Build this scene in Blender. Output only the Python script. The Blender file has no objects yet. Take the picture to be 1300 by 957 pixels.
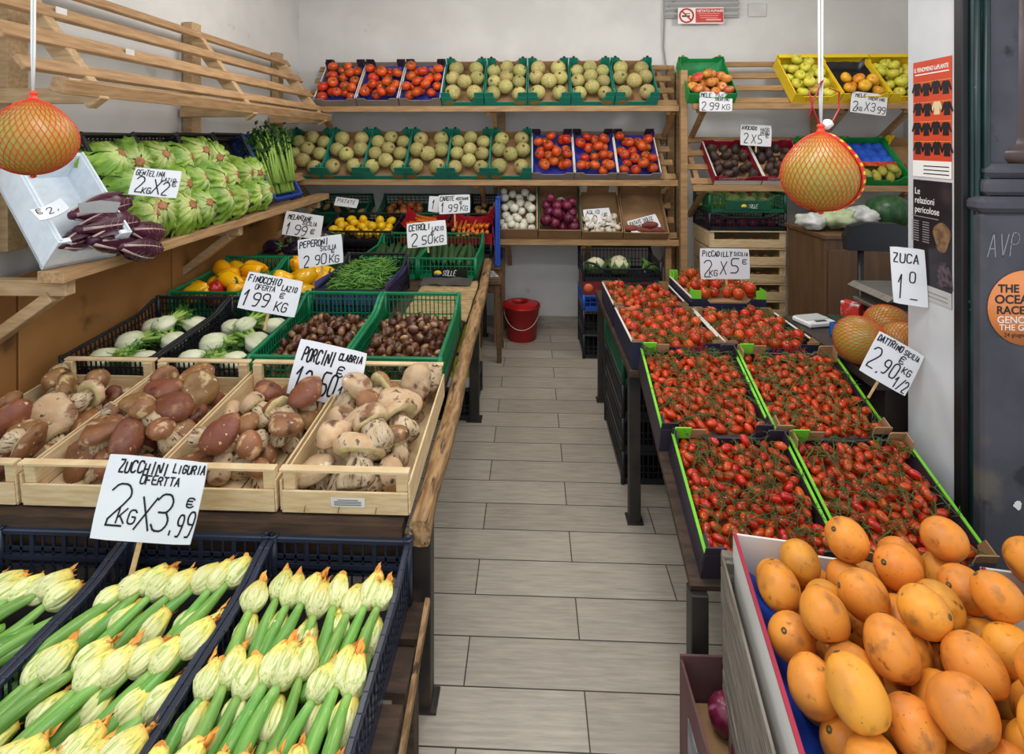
import bpy, math, random
from mathutils import Vector, Matrix, Euler, noise
pi = math.pi
R = math.radians
RNG = random.Random(7)
COL = bpy.context.scene.collection

# ---------------------------------------------------------------- camera
F_PX, U0, V0, EYE = 660.0, 650.0, 180.0, 1.68
TH = math.atan(25 / 660.0)
CT, ST = math.cos(TH), math.sin(TH)

def at(u, v, d):
    xc = (u - U0) * d / F_PX
    return Vector((xc * CT - d * ST, xc * ST + d * CT, EYE - (v - V0) * d / F_PX))

def atY(u, v, Y):
    return at(u, v, Y / (CT + (u - U0) / F_PX * ST))

def px(p):
    xc = p[0] * CT + p[1] * ST
    d = p[1] * CT - p[0] * ST
    return U0 + F_PX * xc / d, V0 + F_PX * (EYE - p[2]) / d

cd = bpy.data.cameras.new('camera')
cam = bpy.data.objects.new('camera', cd)
COL.objects.link(cam)
cam.location = (0, 0, EYE)
cam.rotation_euler = (pi / 2, 0, TH)
cd.sensor_width = 36.0
cd.lens = F_PX / 1300 * 36.0
cd.shift_y = (V0 - 478.5) / 1300
cd.clip_start = 0.05
bpy.context.scene.camera = cam

# ---------------------------------------------------------------- materials
def lin(c):
    if isinstance(c, str):
        c = tuple(int(c[i:i + 2], 16) for i in (0, 2, 4))
    out = []
    for x in c[:3]:
        x = x / 255.0
        out.append(x / 12.92 if x <= .04045 else ((x + .055) / 1.055) ** 2.4)
    return (*out, 1.0)

MATS = {}
def mat(name, c1, c2=None, ns=6.0, rough=.5, hv=0., vv=0., sv=0., bump=0., bs=30., metal=0., spec=.5,
        stretch=(1, 1, 1), spots=None, grad=None, trans=0., sss=0., coat=0., contrast=.5, detail=4., emis=None, ior=1.45):
    if name in MATS:
        return MATS[name]
    m = bpy.data.materials.new(name)
    m.use_nodes = True
    nt = m.node_tree
    N, L = nt.nodes, nt.links
    b = N['Principled BSDF']
    b.inputs['Roughness'].default_value = rough
    b.inputs['Metallic'].default_value = metal
    b.inputs['Specular IOR Level'].default_value = spec
    b.inputs['IOR'].default_value = ior
    if trans: b.inputs['Transmission Weight'].default_value = trans
    if sss:
        b.inputs['Subsurface Weight'].default_value = sss
        b.inputs['Subsurface Radius'].default_value = (.01, .006, .003)
        b.inputs['Subsurface Scale'].default_value = 1.0
    if coat:
        b.inputs['Coat Weight'].default_value = coat
        b.inputs['Coat Roughness'].default_value = .12
    oi = N.new('ShaderNodeObjectInfo')
    tc = N.new('ShaderNodeTexCoord')
    mp = N.new('ShaderNodeMapping')
    mp.inputs['Scale'].default_value = stretch
    ad = N.new('ShaderNodeVectorMath'); ad.operation = 'SCALE'
    cb = N.new('ShaderNodeCombineXYZ')
    for k in range(3): L.new(oi.outputs['Random'], cb.inputs[k])
    L.new(cb.outputs[0], ad.inputs[0]); ad.inputs['Scale'].default_value = 37.0
    L.new(tc.outputs['Object'], mp.inputs['Vector'])
    L.new(ad.outputs[0], mp.inputs['Location'])
    vec = mp.outputs[0]
    col = None
    def rgb(c):
        n = N.new('ShaderNodeRGB'); n.outputs[0].default_value = lin(c); return n.outputs[0]
    def mix(f, a, c):
        n = N.new('ShaderNodeMix'); n.data_type = 'RGBA'
        if isinstance(f, float): n.inputs[0].default_value = f
        else: L.new(f, n.inputs[0])
        L.new(a, n.inputs[6]); L.new(c, n.inputs[7]); return n.outputs[2]
    def ramp(src, lo, hi):
        n = N.new('ShaderNodeMapRange'); n.interpolation_type = 'SMOOTHSTEP'
        n.inputs[1].default_value = lo; n.inputs[2].default_value = hi
        L.new(src, n.inputs[0]); return n.outputs[0]
    def noi(scale, det=detail):
        n = N.new('ShaderNodeTexNoise'); n.inputs['Scale'].default_value = scale
        n.inputs['Detail'].default_value = det; L.new(vec, n.inputs['Vector']); return n.outputs[0]
    col = rgb(c1)
    if c2 is not None:
        w = .28 * (1 - contrast) + .02
        col = mix(ramp(noi(ns), .5 - w, .5 + w), col, rgb(c2))
    if grad:
        for (ax, ce, p0, p1) in (grad if isinstance(grad, list) else [grad]):
            sx = N.new('ShaderNodeSeparateXYZ'); L.new(tc.outputs['Object'], sx.inputs[0])
            col = mix(ramp(sx.outputs['XYZ'.index(ax)], p0, p1), col, rgb(ce))
    if spots:
        for (cs, sc, lo, hi) in (spots if isinstance(spots, list) else [spots]):
            col = mix(ramp(noi(sc, 6.), lo, hi), col, rgb(cs))
    if hv or vv or sv:
        h = N.new('ShaderNodeHueSaturation')
        def rr(mul, lo, hi):
            a = N.new('ShaderNodeMath'); a.operation = 'MULTIPLY'; a.inputs[1].default_value = mul
            f = N.new('ShaderNodeMath'); f.operation = 'FRACT'
            L.new(oi.outputs['Random'], a.inputs[0]); L.new(a.outputs[0], f.inputs[0])
            g = N.new('ShaderNodeMapRange'); g.inputs[3].default_value = lo; g.inputs[4].default_value = hi
            L.new(f.outputs[0], g.inputs[0]); return g.outputs[0]
        L.new(rr(1.0, .5 - (hv if not isinstance(hv, tuple) else hv[0]), .5 + (hv if not isinstance(hv, tuple) else hv[1])), h.inputs['Hue'])
        L.new(rr(7.3, 1 - vv, 1 + vv), h.inputs['Value'])
        L.new(rr(13.7, 1 - sv, 1 + sv), h.inputs['Saturation'])
        L.new(col, h.inputs['Color']); col = h.outputs[0]
    L.new(col, b.inputs['Base Color'])
    if bump:
        bp = N.new('ShaderNodeBump'); bp.inputs['Strength'].default_value = bump
        bp.inputs['Distance'].default_value = .004
        L.new(noi(bs), bp.inputs['Height']); L.new(bp.outputs[0], b.inputs['Normal'])
    if emis:
        b.inputs['Emission Color'].default_value = lin(emis[0]); b.inputs['Emission Strength'].default_value = emis[1]
    MATS[name] = m
    return m

# ---------------------------------------------------------------- mesh builder
class MB:
    def __init__(s): s.v, s.f, s.sm = [], [], []
    def add(s, vs, fs, smooth=False, M=None):
        b = len(s.v)
        s.v.extend((M @ Vector(p) if M is not None else Vector(p)) for p in vs)
        s.f.extend(tuple(b + i for i in f) for f in fs)
        s.sm.extend([smooth] * len(fs))
        return s
    def box(s, c, d, M=None, ch=0.0):
        hx, hy, hz = d[0] / 2, d[1] / 2, d[2] / 2
        T = Matrix.Translation(c)
        if M is not None: T = M @ T
        if not ch:
            vs = [(x, y, z) for x in (-hx, hx) for y in (-hy, hy) for z in (-hz, hz)]
            fs = [(0, 1, 3, 2), (4, 6, 7, 5), (0, 4, 5, 1), (2, 3, 7, 6), (0, 2, 6, 4), (1, 5, 7, 3)]
            return s.add(vs, fs, False, T)
        ch = min(ch, hx * .9, hy * .9, hz * .9)
        vs, idx = [], {}
        for sx in (-1, 1):
            for sy in (-1, 1):
                for sz in (-1, 1):
                    for a in range(3):
                        p = [sx * (hx - ch), sy * (hy - ch), sz * (hz - ch)]
                        p[a] = (sx, sy, sz)[a] * (hx, hy, hz)[a]
                        idx[(sx, sy, sz, a)] = len(vs); vs.append(p)
        fs = []
        for a in range(3):
            o = [k for k in range(3) if k != a]
            for sg in (-1, 1):
                q = []
                for (p, r) in ((-1, -1), (1, -1), (1, 1), (-1, 1)):
                    k = [0, 0, 0]; k[a] = sg; k[o[0]] = p; k[o[1]] = r
                    q.append(idx[(*k, a)])
                fs.append(tuple(q))
            for p in (-1, 1):
                for r in (-1, 1):
                    k0 = [0, 0, 0]; k1 = [0, 0, 0]
                    k0[a] = -1; k1[a] = 1
                    for k in (k0, k1): k[o[0]] = p; k[o[1]] = r
                    fs.append((idx[(*k0, o[0])], idx[(*k1, o[0])], idx[(*k1, o[1])], idx[(*k0, o[1])]))
        for sx in (-1, 1):
            for sy in (-1, 1):
                for sz in (-1, 1):
                    fs.append(tuple(idx[(sx, sy, sz, a)] for a in range(3)))
        return s.add(vs, fs, False, T)
    def bar(s, p0, p1, w, h, up=(0, 0, 1), ch=0.0, M=None):
        p0, p1 = Vector(p0), Vector(p1)
        y = (p1 - p0); L = y.length
        if L < 1e-6: return s
        y.normalize(); u = Vector(up)
        x = y.cross(u)
        if x.length < 1e-4: x = y.cross(Vector((1, 0, 0)))
        x.normalize(); z = x.cross(y)
        T = Matrix((x, y, z)).transposed().to_4x4(); T.translation = (p0 + p1) / 2
        if M is not None: T = M @ T
        return s.box((0, 0, 0), (w, L, h), T, ch)
    def tube(s, pts, r, n=8, cap=True, smooth=True, M=None, flat=1.0):
        pts = [Vector(p) for p in pts]
        rs = r if isinstance(r, (list, tuple)) else [r] * len(pts)
        vs, fs = [], []
        t0 = (pts[1] - pts[0]).normalized()
        a = t0.cross(Vector((0, 0, 1)))
        if a.length < .1: a = t0.cross(Vector((1, 0, 0)))
        a.normalize()
        for i, p in enumerate(pts):
            t = (pts[min(i + 1, len(pts) - 1)] - pts[max(i - 1, 0)])
            if t.length < 1e-9: t = t0
            t.normalize()
            a = (a - t * a.dot(t)).normalized(); bb = t.cross(a)
            for k in range(n):
                an = 2 * pi * k / n
                vs.append(p + (a * math.cos(an) + bb * math.sin(an) * flat) * rs[i])
        for i in range(len(pts) - 1):
            for k in range(n):
                k2 = (k + 1) % n
                fs.append((i * n + k, i * n + k2, (i + 1) * n + k2, (i + 1) * n + k))
        if cap:
            fs.append(tuple(range(n))[::-1]); fs.append(tuple((len(pts) - 1) * n + k for k in range(n)))
        return s.add(vs, fs, smooth, M)
    def lathe(s, prof, n=16, mod=None, M=None, smooth=True, cap=True):
        vs, fs = [], []
        for i, (r, z) in enumerate(prof):
            for k in range(n):
                an = 2 * pi * k / n
                p = Vector((r * math.cos(an), r * math.sin(an), z))
                if mod: p = Vector(mod(p, an, i / (len(prof) - 1)))
                vs.append(p)
        for i in range(len(prof) - 1):
            for k in range(n):
                k2 = (k + 1) % n
                fs.append((i * n + k, i * n + k2, (i + 1) * n + k2, (i + 1) * n + k))
        if cap:
            if prof[0][0] > 1e-6 or True: fs.append(tuple(range(n))[::-1])
            fs.append(tuple((len(prof) - 1) * n + k for k in range(n)))
        return s.add(vs, fs, smooth, M)
    def grid(s, fn, nu, nv, smooth=True, M=None):
        vs = [fn(i / nu, j / nv) for j in range(nv + 1) for i in range(nu + 1)]
        fs = [(j * (nu + 1) + i, j * (nu + 1) + i + 1, (j + 1) * (nu + 1) + i + 1, (j + 1) * (nu + 1) + i)
              for j in range(nv) for i in range(nu)]
        return s.add(vs, fs, smooth, M)
    def plate(s, poly, o, ux, uy, t, M=None):
        o, ux, uy = Vector(o), Vector(ux), Vector(uy)
        n = ux.cross(uy).normalized() * t
        k = len(poly)
        a = [o + ux * p[0] + uy * p[1] for p in poly]
        vs = a + [q + n for q in a]
        fs = [tuple(range(k))[::-1], tuple(range(k, 2 * k))]
        fs += [(i, (i + 1) % k, k + (i + 1) % k, k + i) for i in range(k)]
        return s.add(vs, fs, False, M)
    def mesh(s, name):
        me = bpy.data.meshes.new(name)
        me.from_pydata([tuple(p) for p in s.v], [], s.f)
        me.polygons.foreach_set('use_smooth', s.sm)
        me.update()
        return me

def put(name, mb, material, parent=None, M=None, label=None):
    me = mb.mesh(name) if isinstance(mb, MB) else mb
    if material is not None and not me.materials: me.materials.append(material)
    o = bpy.data.objects.new(name, me)
    COL.objects.link(o)
    if parent is not None: o.parent = parent
    if M is not None: o.matrix_local = M
    if label: o['label'] = label
    return o

def tag(o, label, cat, group=None, kind=None):
    if label: o['label'] = label
    if cat: o['category'] = cat
    if group: o['group'] = group
    if kind: o['kind'] = kind
    return o

def thing(name, label, cat, M=None, group=None):
    o = bpy.data.objects.new(name, None)
    o.empty_display_size = .05
    COL.objects.link(o)
    if M is not None: o.matrix_world = M
    return tag(o, label, cat, group)

def struct(name, mb, material):
    o = put(name, mb, material); o['kind'] = 'structure'; return o

class Proto:
    """one kind of thing: body mesh plus part meshes; make() links a new individual sharing those meshes"""
    def __init__(s, name, cat, body, bm, parts=()):
        s.name, s.cat = name, cat
        s.body = body.mesh(name); s.body.materials.append(bm)
        s.parts = []
        for (pn, mb, pm) in parts:
            me = mb.mesh(pn); me.materials.append(pm); s.parts.append((pn, me))
    def make(s, M, label, group=None, parts=True):
        o = bpy.data.objects.new(s.name, s.body); COL.objects.link(o)
        o.matrix_world = M
        tag(o, label, s.cat, group)
        if parts:
            for pn, me in s.parts:
                c = bpy.data.objects.new(pn, me); COL.objects.link(c); c.parent = o
        return o

def T(x, y, z): return Matrix.Translation((x, y, z))
def RX(a): return Matrix.Rotation(a, 4, 'X')
def RY(a): return Matrix.Rotation(a, 4, 'Y')
def RZ(a): return Matrix.Rotation(a, 4, 'Z')
def S(x, y=None, z=None):
    y = x if y is None else y; z = x if z is None else z
    return Matrix.Diagonal((x, y, z, 1))
def rnd_rot(rng=RNG): return Euler((rng.uniform(0, 6.28), rng.uniform(0, 6.28), rng.uniform(0, 6.28))).to_matrix().to_4x4()

def pack(n, x0, x1, y0, y1, rf, z0=0., seed=1, cand=40, zslope=None):
    """drop n balls one by one into the lowest free spot; returns (x,y,z,r)"""
    rng = random.Random(seed); out = []
    for i in range(n):
        r = rf(rng) if callable(rf) else rf
        best = None
        for c in range(cand):
            x, y = rng.uniform(x0 + r, x1 - r), rng.uniform(y0 + r, y1 - r)
            z = z0 + r
            for (a, b, c_, q) in out:
                dd = (a - x) ** 2 + (b - y) ** 2; s = (q + r) ** 2 * .92
                if dd < s:
                    z = max(z, c_ + math.sqrt(s - dd))
            sc = z + (zslope(x, y) if zslope else 0)
            if best is None or sc < best[0]: best = (sc, x, y, z, r)
        out.append(best[1:])
    return out

ORD = ['first', 'second', 'third', 'fourth', 'fifth', 'sixth', 'seventh', 'eighth', 'ninth', 'tenth', 'eleventh', 'twelfth', 'thirteenth', 'fourteenth', 'fifteenth', 'sixteenth', 'seventeenth', 'eighteenth', 'nineteenth', 'twentieth']
def row_labels(items, dia, where):
    """items: (obj, lx, ly, desc). One label each: place in its row, counted from the front row and from the left."""
    items = sorted(items, key=lambda t: t[2])
    rows, start = [], None
    for t in items:
        if start is None or t[2] - start > .62 * dia:
            rows.append([]); start = t[2]
        rows[-1].append(t)
    for ri, row in enumerate(rows):
        row.sort(key=lambda t: t[1])
        rn = 'front row' if ri == 0 else ('back row' if ri == len(rows) - 1 else ORD[ri] + ' row')
        for k, t in enumerate(row):
            if len(row) == 1: t[0]['label'] = f"{t[3]}, alone in {rn} of {where}"
            elif k == 0: t[0]['label'] = f"{t[3]}, leftmost in {rn} of {where}"
            elif k == len(row) - 1: t[0]['label'] = f"{t[3]}, rightmost in {rn} of {where}"
            else: t[0]['label'] = f"{t[3]}, {ORD[k]} from left in {rn} of {where}"
# ---------------------------------------------------------------- shared materials
WOOD = mat('pale_wood', 'c2a47c', 'a88860', ns=5, rough=.65, stretch=(2, 14, 14), bump=.15, bs=14, vv=.06, contrast=.2)
WOODY = mat('pale_wood_long', 'b8946a', '987450', ns=5, rough=.65, stretch=(14, 1.6, 14), bump=.15, bs=14, vv=.08, contrast=.2)
SHELF_WOOD = mat('pine_shelf_wood', 'b08c60', '93704a', ns=4, rough=.6, stretch=(1.6, 12, 12), bump=.12, bs=12, vv=.05, contrast=.2)
CRATE_WOOD = mat('poplar_crate_wood', 'ddc49b', 'c9aa7c', ns=4, rough=.7, stretch=(3, 3, 22), bump=.1, bs=16, vv=.06, contrast=.2)
DARK_WOOD = mat('dark_stained_wood', '4a3626', '33251a', ns=5, rough=.7, stretch=(2, 10, 10), bump=.2, bs=14)
BARK_WOOD = mat('rough_edge_wood', 'a5835a', '7a5a38', ns=7, rough=.8, stretch=(10, 1.5, 10), bump=.5, bs=12, spots=('3f2c1b', 5, .58, .7))
BROWN_BOARD = mat('brown_fibreboard', 'ae7a44', '9a6a38', ns=3, rough=.6, spots=('5f3d20', 4, .62, .75), bump=.05)
STEEL_BLACK = mat('black_painted_steel', '24211f', '37302b', ns=9, rough=.5, spots=('4a3a2c', 7, .62, .72))
GREEN_PL = mat('green_plastic', '0d7a4c', '0a6b42', ns=3, rough=.38)
DGREEN_PL = mat('dark_green_plastic', '12593d', '0d4a32', ns=3, rough=.4)
BLACK_PL = mat('black_plastic', '1b1c20', '222328', ns=4, rough=.38)
NAVY_PL = mat('blue_black_plastic', '262b38', '2e3444', ns=4, rough=.3)
BLUE_PL = mat('blue_plastic', '1f4fae', '1a449c', ns=4, rough=.38)
PURPLE_PAPER = mat('purple_paper', '5a4f9a', '48408a', ns=6, rough=.7)
TEAL_CARD = mat('teal_card', '1d8a74', '177a66', ns=4, rough=.6)
GREY_CARD = mat('greybrown_card', '8f8378', '857a70', ns=5, rough=.75)
DARK_CARD = mat('dark_printed_card', '3a3040', '2d2733', ns=4, rough=.5)
KRAFT = mat('kraft_card', 'a5805a', '94714d', ns=5, rough=.8)
WHITE_CARD = mat('white_card', 'd9d6d0', 'cfcbc4', ns=5, rough=.7)
BLUE_PAPER = mat('blue_paper', '3a3fa8', '2d328e', ns=9, rough=.6, bump=.4, bs=20)
LIME_CARD = mat('lime_green_card', '78c832', '6dbb2a', ns=4, rough=.5)
NAVY_CARD = mat('navy_card', '23243f', '1d1e33', ns=4, rough=.5)
YELLOW_CARD = mat('yellow_card', 'f0cf2a', 'e6c31f', ns=4, rough=.5)
RED_CARD = mat('crimson_card', 'a01c38', '8c1730', ns=4, rough=.5)
GREEN_CARD = mat('green_card', '1f9447', '1a8440', ns=4, rough=.5)
PAPER = mat('sign_paper', 'e6e6e8', 'dcdde0', ns=5, rough=.35, bump=.1, bs=14)
INK = mat('black_ink', '15151a', rough=.5)
RED_INK = mat('red_ink', 'c5281f', rough=.5)
WHITE_INK = mat('white_ink', 'ece9e4', rough=.6)
STICK = mat('sign_stick_wood', 'c9a878', 'b8935f', ns=6, rough=.7, stretch=(8, 8, 1))

# ---------------------------------------------------------------- handwriting
GL = {'A': '00 26 40|12 32', 'B': '00 06 26 35 34 23 03|23 33 42 41 30 00', 'C': '45 36 16 05 01 10 30 41', 'D': '00 06 26 44 42 20 00',
      'E': '40 00 06 46|03 33', 'F': '00 06 46|03 33', 'G': '45 36 16 05 01 10 30 41 43 23', 'H': '00 06|40 46|03 43', 'I': '20 26',
      'J': '46 41 30 10 01', 'K': '00 06|46 02|13 40', 'L': '06 00 40', 'M': '00 06 23 46 40', 'N': '00 06 40 46',
      'O': '10 01 05 16 36 45 41 30 10', 'P': '00 06 36 45 44 33 03', 'Q': '10 01 05 16 36 45 41 30 10|22 40', 'R': '00 06 36 45 44 33 03|23 40',
      'S': '45 36 16 05 04 13 33 42 41 30 10 01', 'T': '06 46|26 20', 'U': '06 01 10 30 41 46', 'V': '06 20 46', 'W': '06 10 24 30 46',
      'X': '00 46|06 40', 'Y': '06 23 46|23 20', 'Z': '06 46 00 40', '0': '10 01 05 16 36 45 41 30 10', '1': '04 26 20',
      '2': '05 16 36 45 44 00 40', '3': '05 16 36 45 44 33 13|33 42 41 30 10 01', '4': '30 36 02 42', '5': '46 06 03 33 42 41 30 00',
      '6': '36 05 01 10 30 41 42 33 03', '7': '06 46 10', '8': '13 04 05 16 36 45 44 33 13 02 01 10 30 41 42 33', '9': '43 13 04 05 16 36 45 43 30 10',
      '€': '45 36 16 05 01 10 30 41|04 34|02 32', '.': '20 21', ',': '21 10', '/': '00 46', '-': '03 43', '_': '00 40'}

def write(mb, text, x0, y0, h, w, stroke, rng, slant=.22, z=.0):
    n = max(1, len(text)); adv = w / n; cw = adv * .72
    for i, chh in enumerate(text):
        if chh not in GL: continue
        ox = x0 + i * adv + rng.uniform(-.04, .04) * adv
        oy = y0 + rng.uniform(-.06, .06) * h
        sc = rng.uniform(.9, 1.08)
        for pl in GL[chh].split('|'):
            P = [(int(q[0]) / 4.0, int(q[1]) / 6.0) for q in pl.split()]
            if len(P) > 3:                      # rounded pen corners
                Q = [P[0]]
                for a, b in zip(P, P[1:]):
                    Q += [(a[0] * .78 + b[0] * .22, a[1] * .78 + b[1] * .22), (a[0] * .22 + b[0] * .78, a[1] * .22 + b[1] * .78)]
                P = Q + [P[-1]]
            P = [(ox + (p[0] * cw + slant * p[1] * h * .5) * sc, oy + p[1] * h * sc) for p in P]
            for a, b in zip(P, P[1:]):
                dx, dy = b[0] - a[0], b[1] - a[1]; l = math.hypot(dx, dy) or 1e-6
                dx, dy = dx / l, dy / l; s = stroke / 2
                a2 = (a[0] - dx * s * .6, a[1] - dy * s * .6); b2 = (b[0] + dx * s * .6, b[1] + dy * s * .6)
                nx, ny = -dy * s, dx * s
                mb.add([(a2[0] - nx, a2[1] - ny, z), (b2[0] - nx, b2[1] - ny, z), (b2[0] + nx, b2[1] + ny, z), (a2[0] + nx, a2[1] + ny, z)], [(0, 1, 2, 3)])

def price_sign(label, u, v, d, wpx, hpx, lines, roll=0, tilt=12, yaw=0, stick=0, stick_dx=0, seed=1, bend=.0, skew=0., cat='price sign'):
    """hand-lettered card; lines: (text, x, y, height, width, stroke) as fractions of the card, y from the bottom"""
    rng = random.Random(seed)
    W, H = wpx * d / F_PX, hpx * d / F_PX
    c = at(u, v, d)
    M = T(*c) @ RZ(TH + R(yaw)) @ RX(R(90 - tilt)) @ RZ(-R(roll))
    root = thing('price_sign', label, cat, M)
    j = lambda: rng.uniform(-.02, .02)
    nu = 6
    def bz(x): return bend * W * ((2 * x / W) ** 2)
    def sk(y): return skew * y
    mb = MB()
    cor = [(-W / 2 + j() * W, -H / 2 + j() * H), (W / 2 + j() * W, -H / 2 + j() * H), (W / 2 + j() * W, H / 2 + j() * H), (-W / 2 + j() * W, H / 2 + j() * H)]
    def fp(s, t, off):
        a = [cor[0][k] * (1 - s) + cor[1][k] * s for k in (0, 1)]; b = [cor[3][k] * (1 - s) + cor[2][k] * s for k in (0, 1)]
        x, y = a[0] * (1 - t) + b[0] * t, a[1] * (1 - t) + b[1] * t
        return (x + sk(y), y, bz(x) + off)
    th = .004
    fr, bk = [], []
    for jv in range(5):
        for iu in range(nu + 1):
            s, t = iu / nu, jv / 4
            s = .5 + (s - .5) * (1 - .02 * (jv in (0, 4))); t = .5 + (t - .5) * (1 - .02 * (iu in (0, nu)))
            fr.append(fp(s, t, 0)); bk.append(fp(s, t, -th))
    k = len(fr); w1 = nu + 1
    fs = [(q * w1 + i, q * w1 + i + 1, (q + 1) * w1 + i + 1, (q + 1) * w1 + i) for q in range(4) for i in range(nu)]
    bs = [tuple(k + i for i in f)[::-1] for f in fs]
    ring = [i for i in range(w1)] + [q * w1 + nu for q in range(1, 5)] + [4 * w1 + i for i in range(nu - 1, -1, -1)] + [q * w1 for q in range(3, 0, -1)]
    side = [(ring[(i + 1) % len(ring)], ring[i], k + ring[i], k + ring[(i + 1) % len(ring)]) for i in range(len(ring))]
    mb.add(fr + bk, fs + bs + side)
    put('card', mb, PAPER, root)
    lt = MB()
    for (t, x, y, h, w, st) in lines:
        write(lt, t, (x - .5) * W, (y - .5) * H, h * H, w * W, st * H * .8, rng)
    lt.v = [Vector((p.x + sk(p.y), p.y, bz(p.x) + .0012)) for p in lt.v]
    put('lettering', lt, INK, root)
    if stick:
        L = stick * d / F_PX
        sm = MB()
        sm.bar((stick_dx * W * .5, -H * .3, -th - .003), (stick_dx * W, -H / 2 - L, -th - .003), max(.008, .05 * W), .004, ch=.001)
        put('stick', sm, STICK, root)
    return root

# ---------------------------------------------------------------- plastic crates
def lattice(mb, p0, p1, hs, t, nv, bands, rim=.016, solid=.03, rimw=.016, bar=.005, M=None):
    """crate wall from p0 to p1 (bottom line); hs(s) gives the height; vertical bars, level bands, solid foot, thick rim"""
    p0, p1 = Vector(p0), Vector(p1)
    dirv = (p1 - p0).normalized()
    nrm = dirv.cross(Vector((0, 0, 1)))
    P = lambda s, z: p0.lerp(p1, s) + Vector((0, 0, z))
    mb.bar(P(0, solid / 2), P(1, solid / 2), t, solid, M=M)
    for b in bands:
        z = solid + b
        segs = [i / 12 for i in range(13)]
        for a, c in zip(segs, segs[1:]):
            if min(hs(a), hs(c)) > z: mb.bar(P(a, z), P(c, z), t * .8, bar, M=M)
    for i in range(nv + 1):
        s = i / nv
        wide = bar * (3.2 if i in (0, nv) else 1)
        mb.bar(P(s, 0), P(s, hs(s) - rim * .5), wide, t * .8, up=nrm, M=M)
    n = 14
    for i in range(n):
        a, c = i / n, (i + 1) / n
        if abs(hs(a) - hs(0)) < 1e-5 and abs(hs(c) - hs(1)) < 1e-5 and abs(hs(0) - hs(1)) < 1e-5 and i: continue
        if all(abs(hs(q / n) - hs(0)) < 1e-5 for q in range(n + 1)):
            mb.bar(P(0, hs(0) - rim / 2), P(1, hs(1) - rim / 2), rimw, rim, ch=.003, M=M); break
        mb.bar(P(a, hs(a) - rim / 2), P(c + .004, hs(c) - rim / 2), rimw, rim, ch=.003, M=M)

def smooth01(x): x = min(1, max(0, x)); return x * x * (3 - 2 * x)

def plastic_crate(label, M, w, l, hf, hb, m, group=None, nvx=14, nvy=20, hs_mid=None, windows=False, name='plastic_crate', dip=0.0, rot_display=False):
    """origin: front bottom edge centre; x across, y to the back"""
    root = thing(name, label, 'crate', M, group)
    hm = hs_mid if hs_mid is not None else hf
    fh = lambda s: hf - dip * smooth01((.5 - abs(s - .5) - .1) / .15)
    bh = lambda s: hb
    sh = lambda s: hm + (hb - hm) * smooth01((s - .72) / .26) + (hf - hm) * smooth01((.2 - s) / .18)
    x = w / 2 - .004
    b = MB(); b.box((0, l / 2, .006), (w - .012, l - .012, .006))
    put('base', b, m, root)
    bands = [.03, .06] if not windows else [.012, .03, .05]
    f = MB(); lattice(f, (-x, .004, 0), (x, .004, 0), fh, .006, nvx, bands)
    put('front_wall', f, m, root)
    f = MB()
    if windows:
        lattice(f, (-x, l - .004, 0), (x, l - .004, 0), bh, .006, 12, [hb - .085, hb - .09, hb - .105, hb - .12, hb - .135], solid=.03, bar=.006)
        for i in range(5): f.bar((-x + i * x / 2, l - .004, hb - .09), (-x + i * x / 2, l - .004, hb - .01), .012, .008, up=(0, 1, 0))
        f.bar((-x, l - .004, hb - .082), (x, l - .004, hb - .082), .01, .012)
    else:
        lattice(f, (-x, l - .004, 0), (x, l - .004, 0), bh, .006, nvx, bands + [hb - .07])
    put('back_wall', f, m, root)
    for sg in (-1, 1):
        f = MB(); lattice(f, (sg * x, .004, 0), (sg * x, l - .004, 0), sh, .006, nvy, bands)
        put('side_wall', f, m, root)
    for (cx, cy, h) in ((-x, .006, hf), (x, .006, hf), (-x, l - .006, hb), (x, l - .006, hb)):
        c = MB()
        c.tube([(cx, cy, .0), (cx, cy, h + .001)], .012, 10)
        if windows: c.lathe([(.012, h), (.015, h + .002), (.015, h + .006), (.008, h + .006), (.007, h - .004)], 12, M=T(cx, cy, 0), cap=False)
        put('corner_post', c, m, root)
    return root

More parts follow.
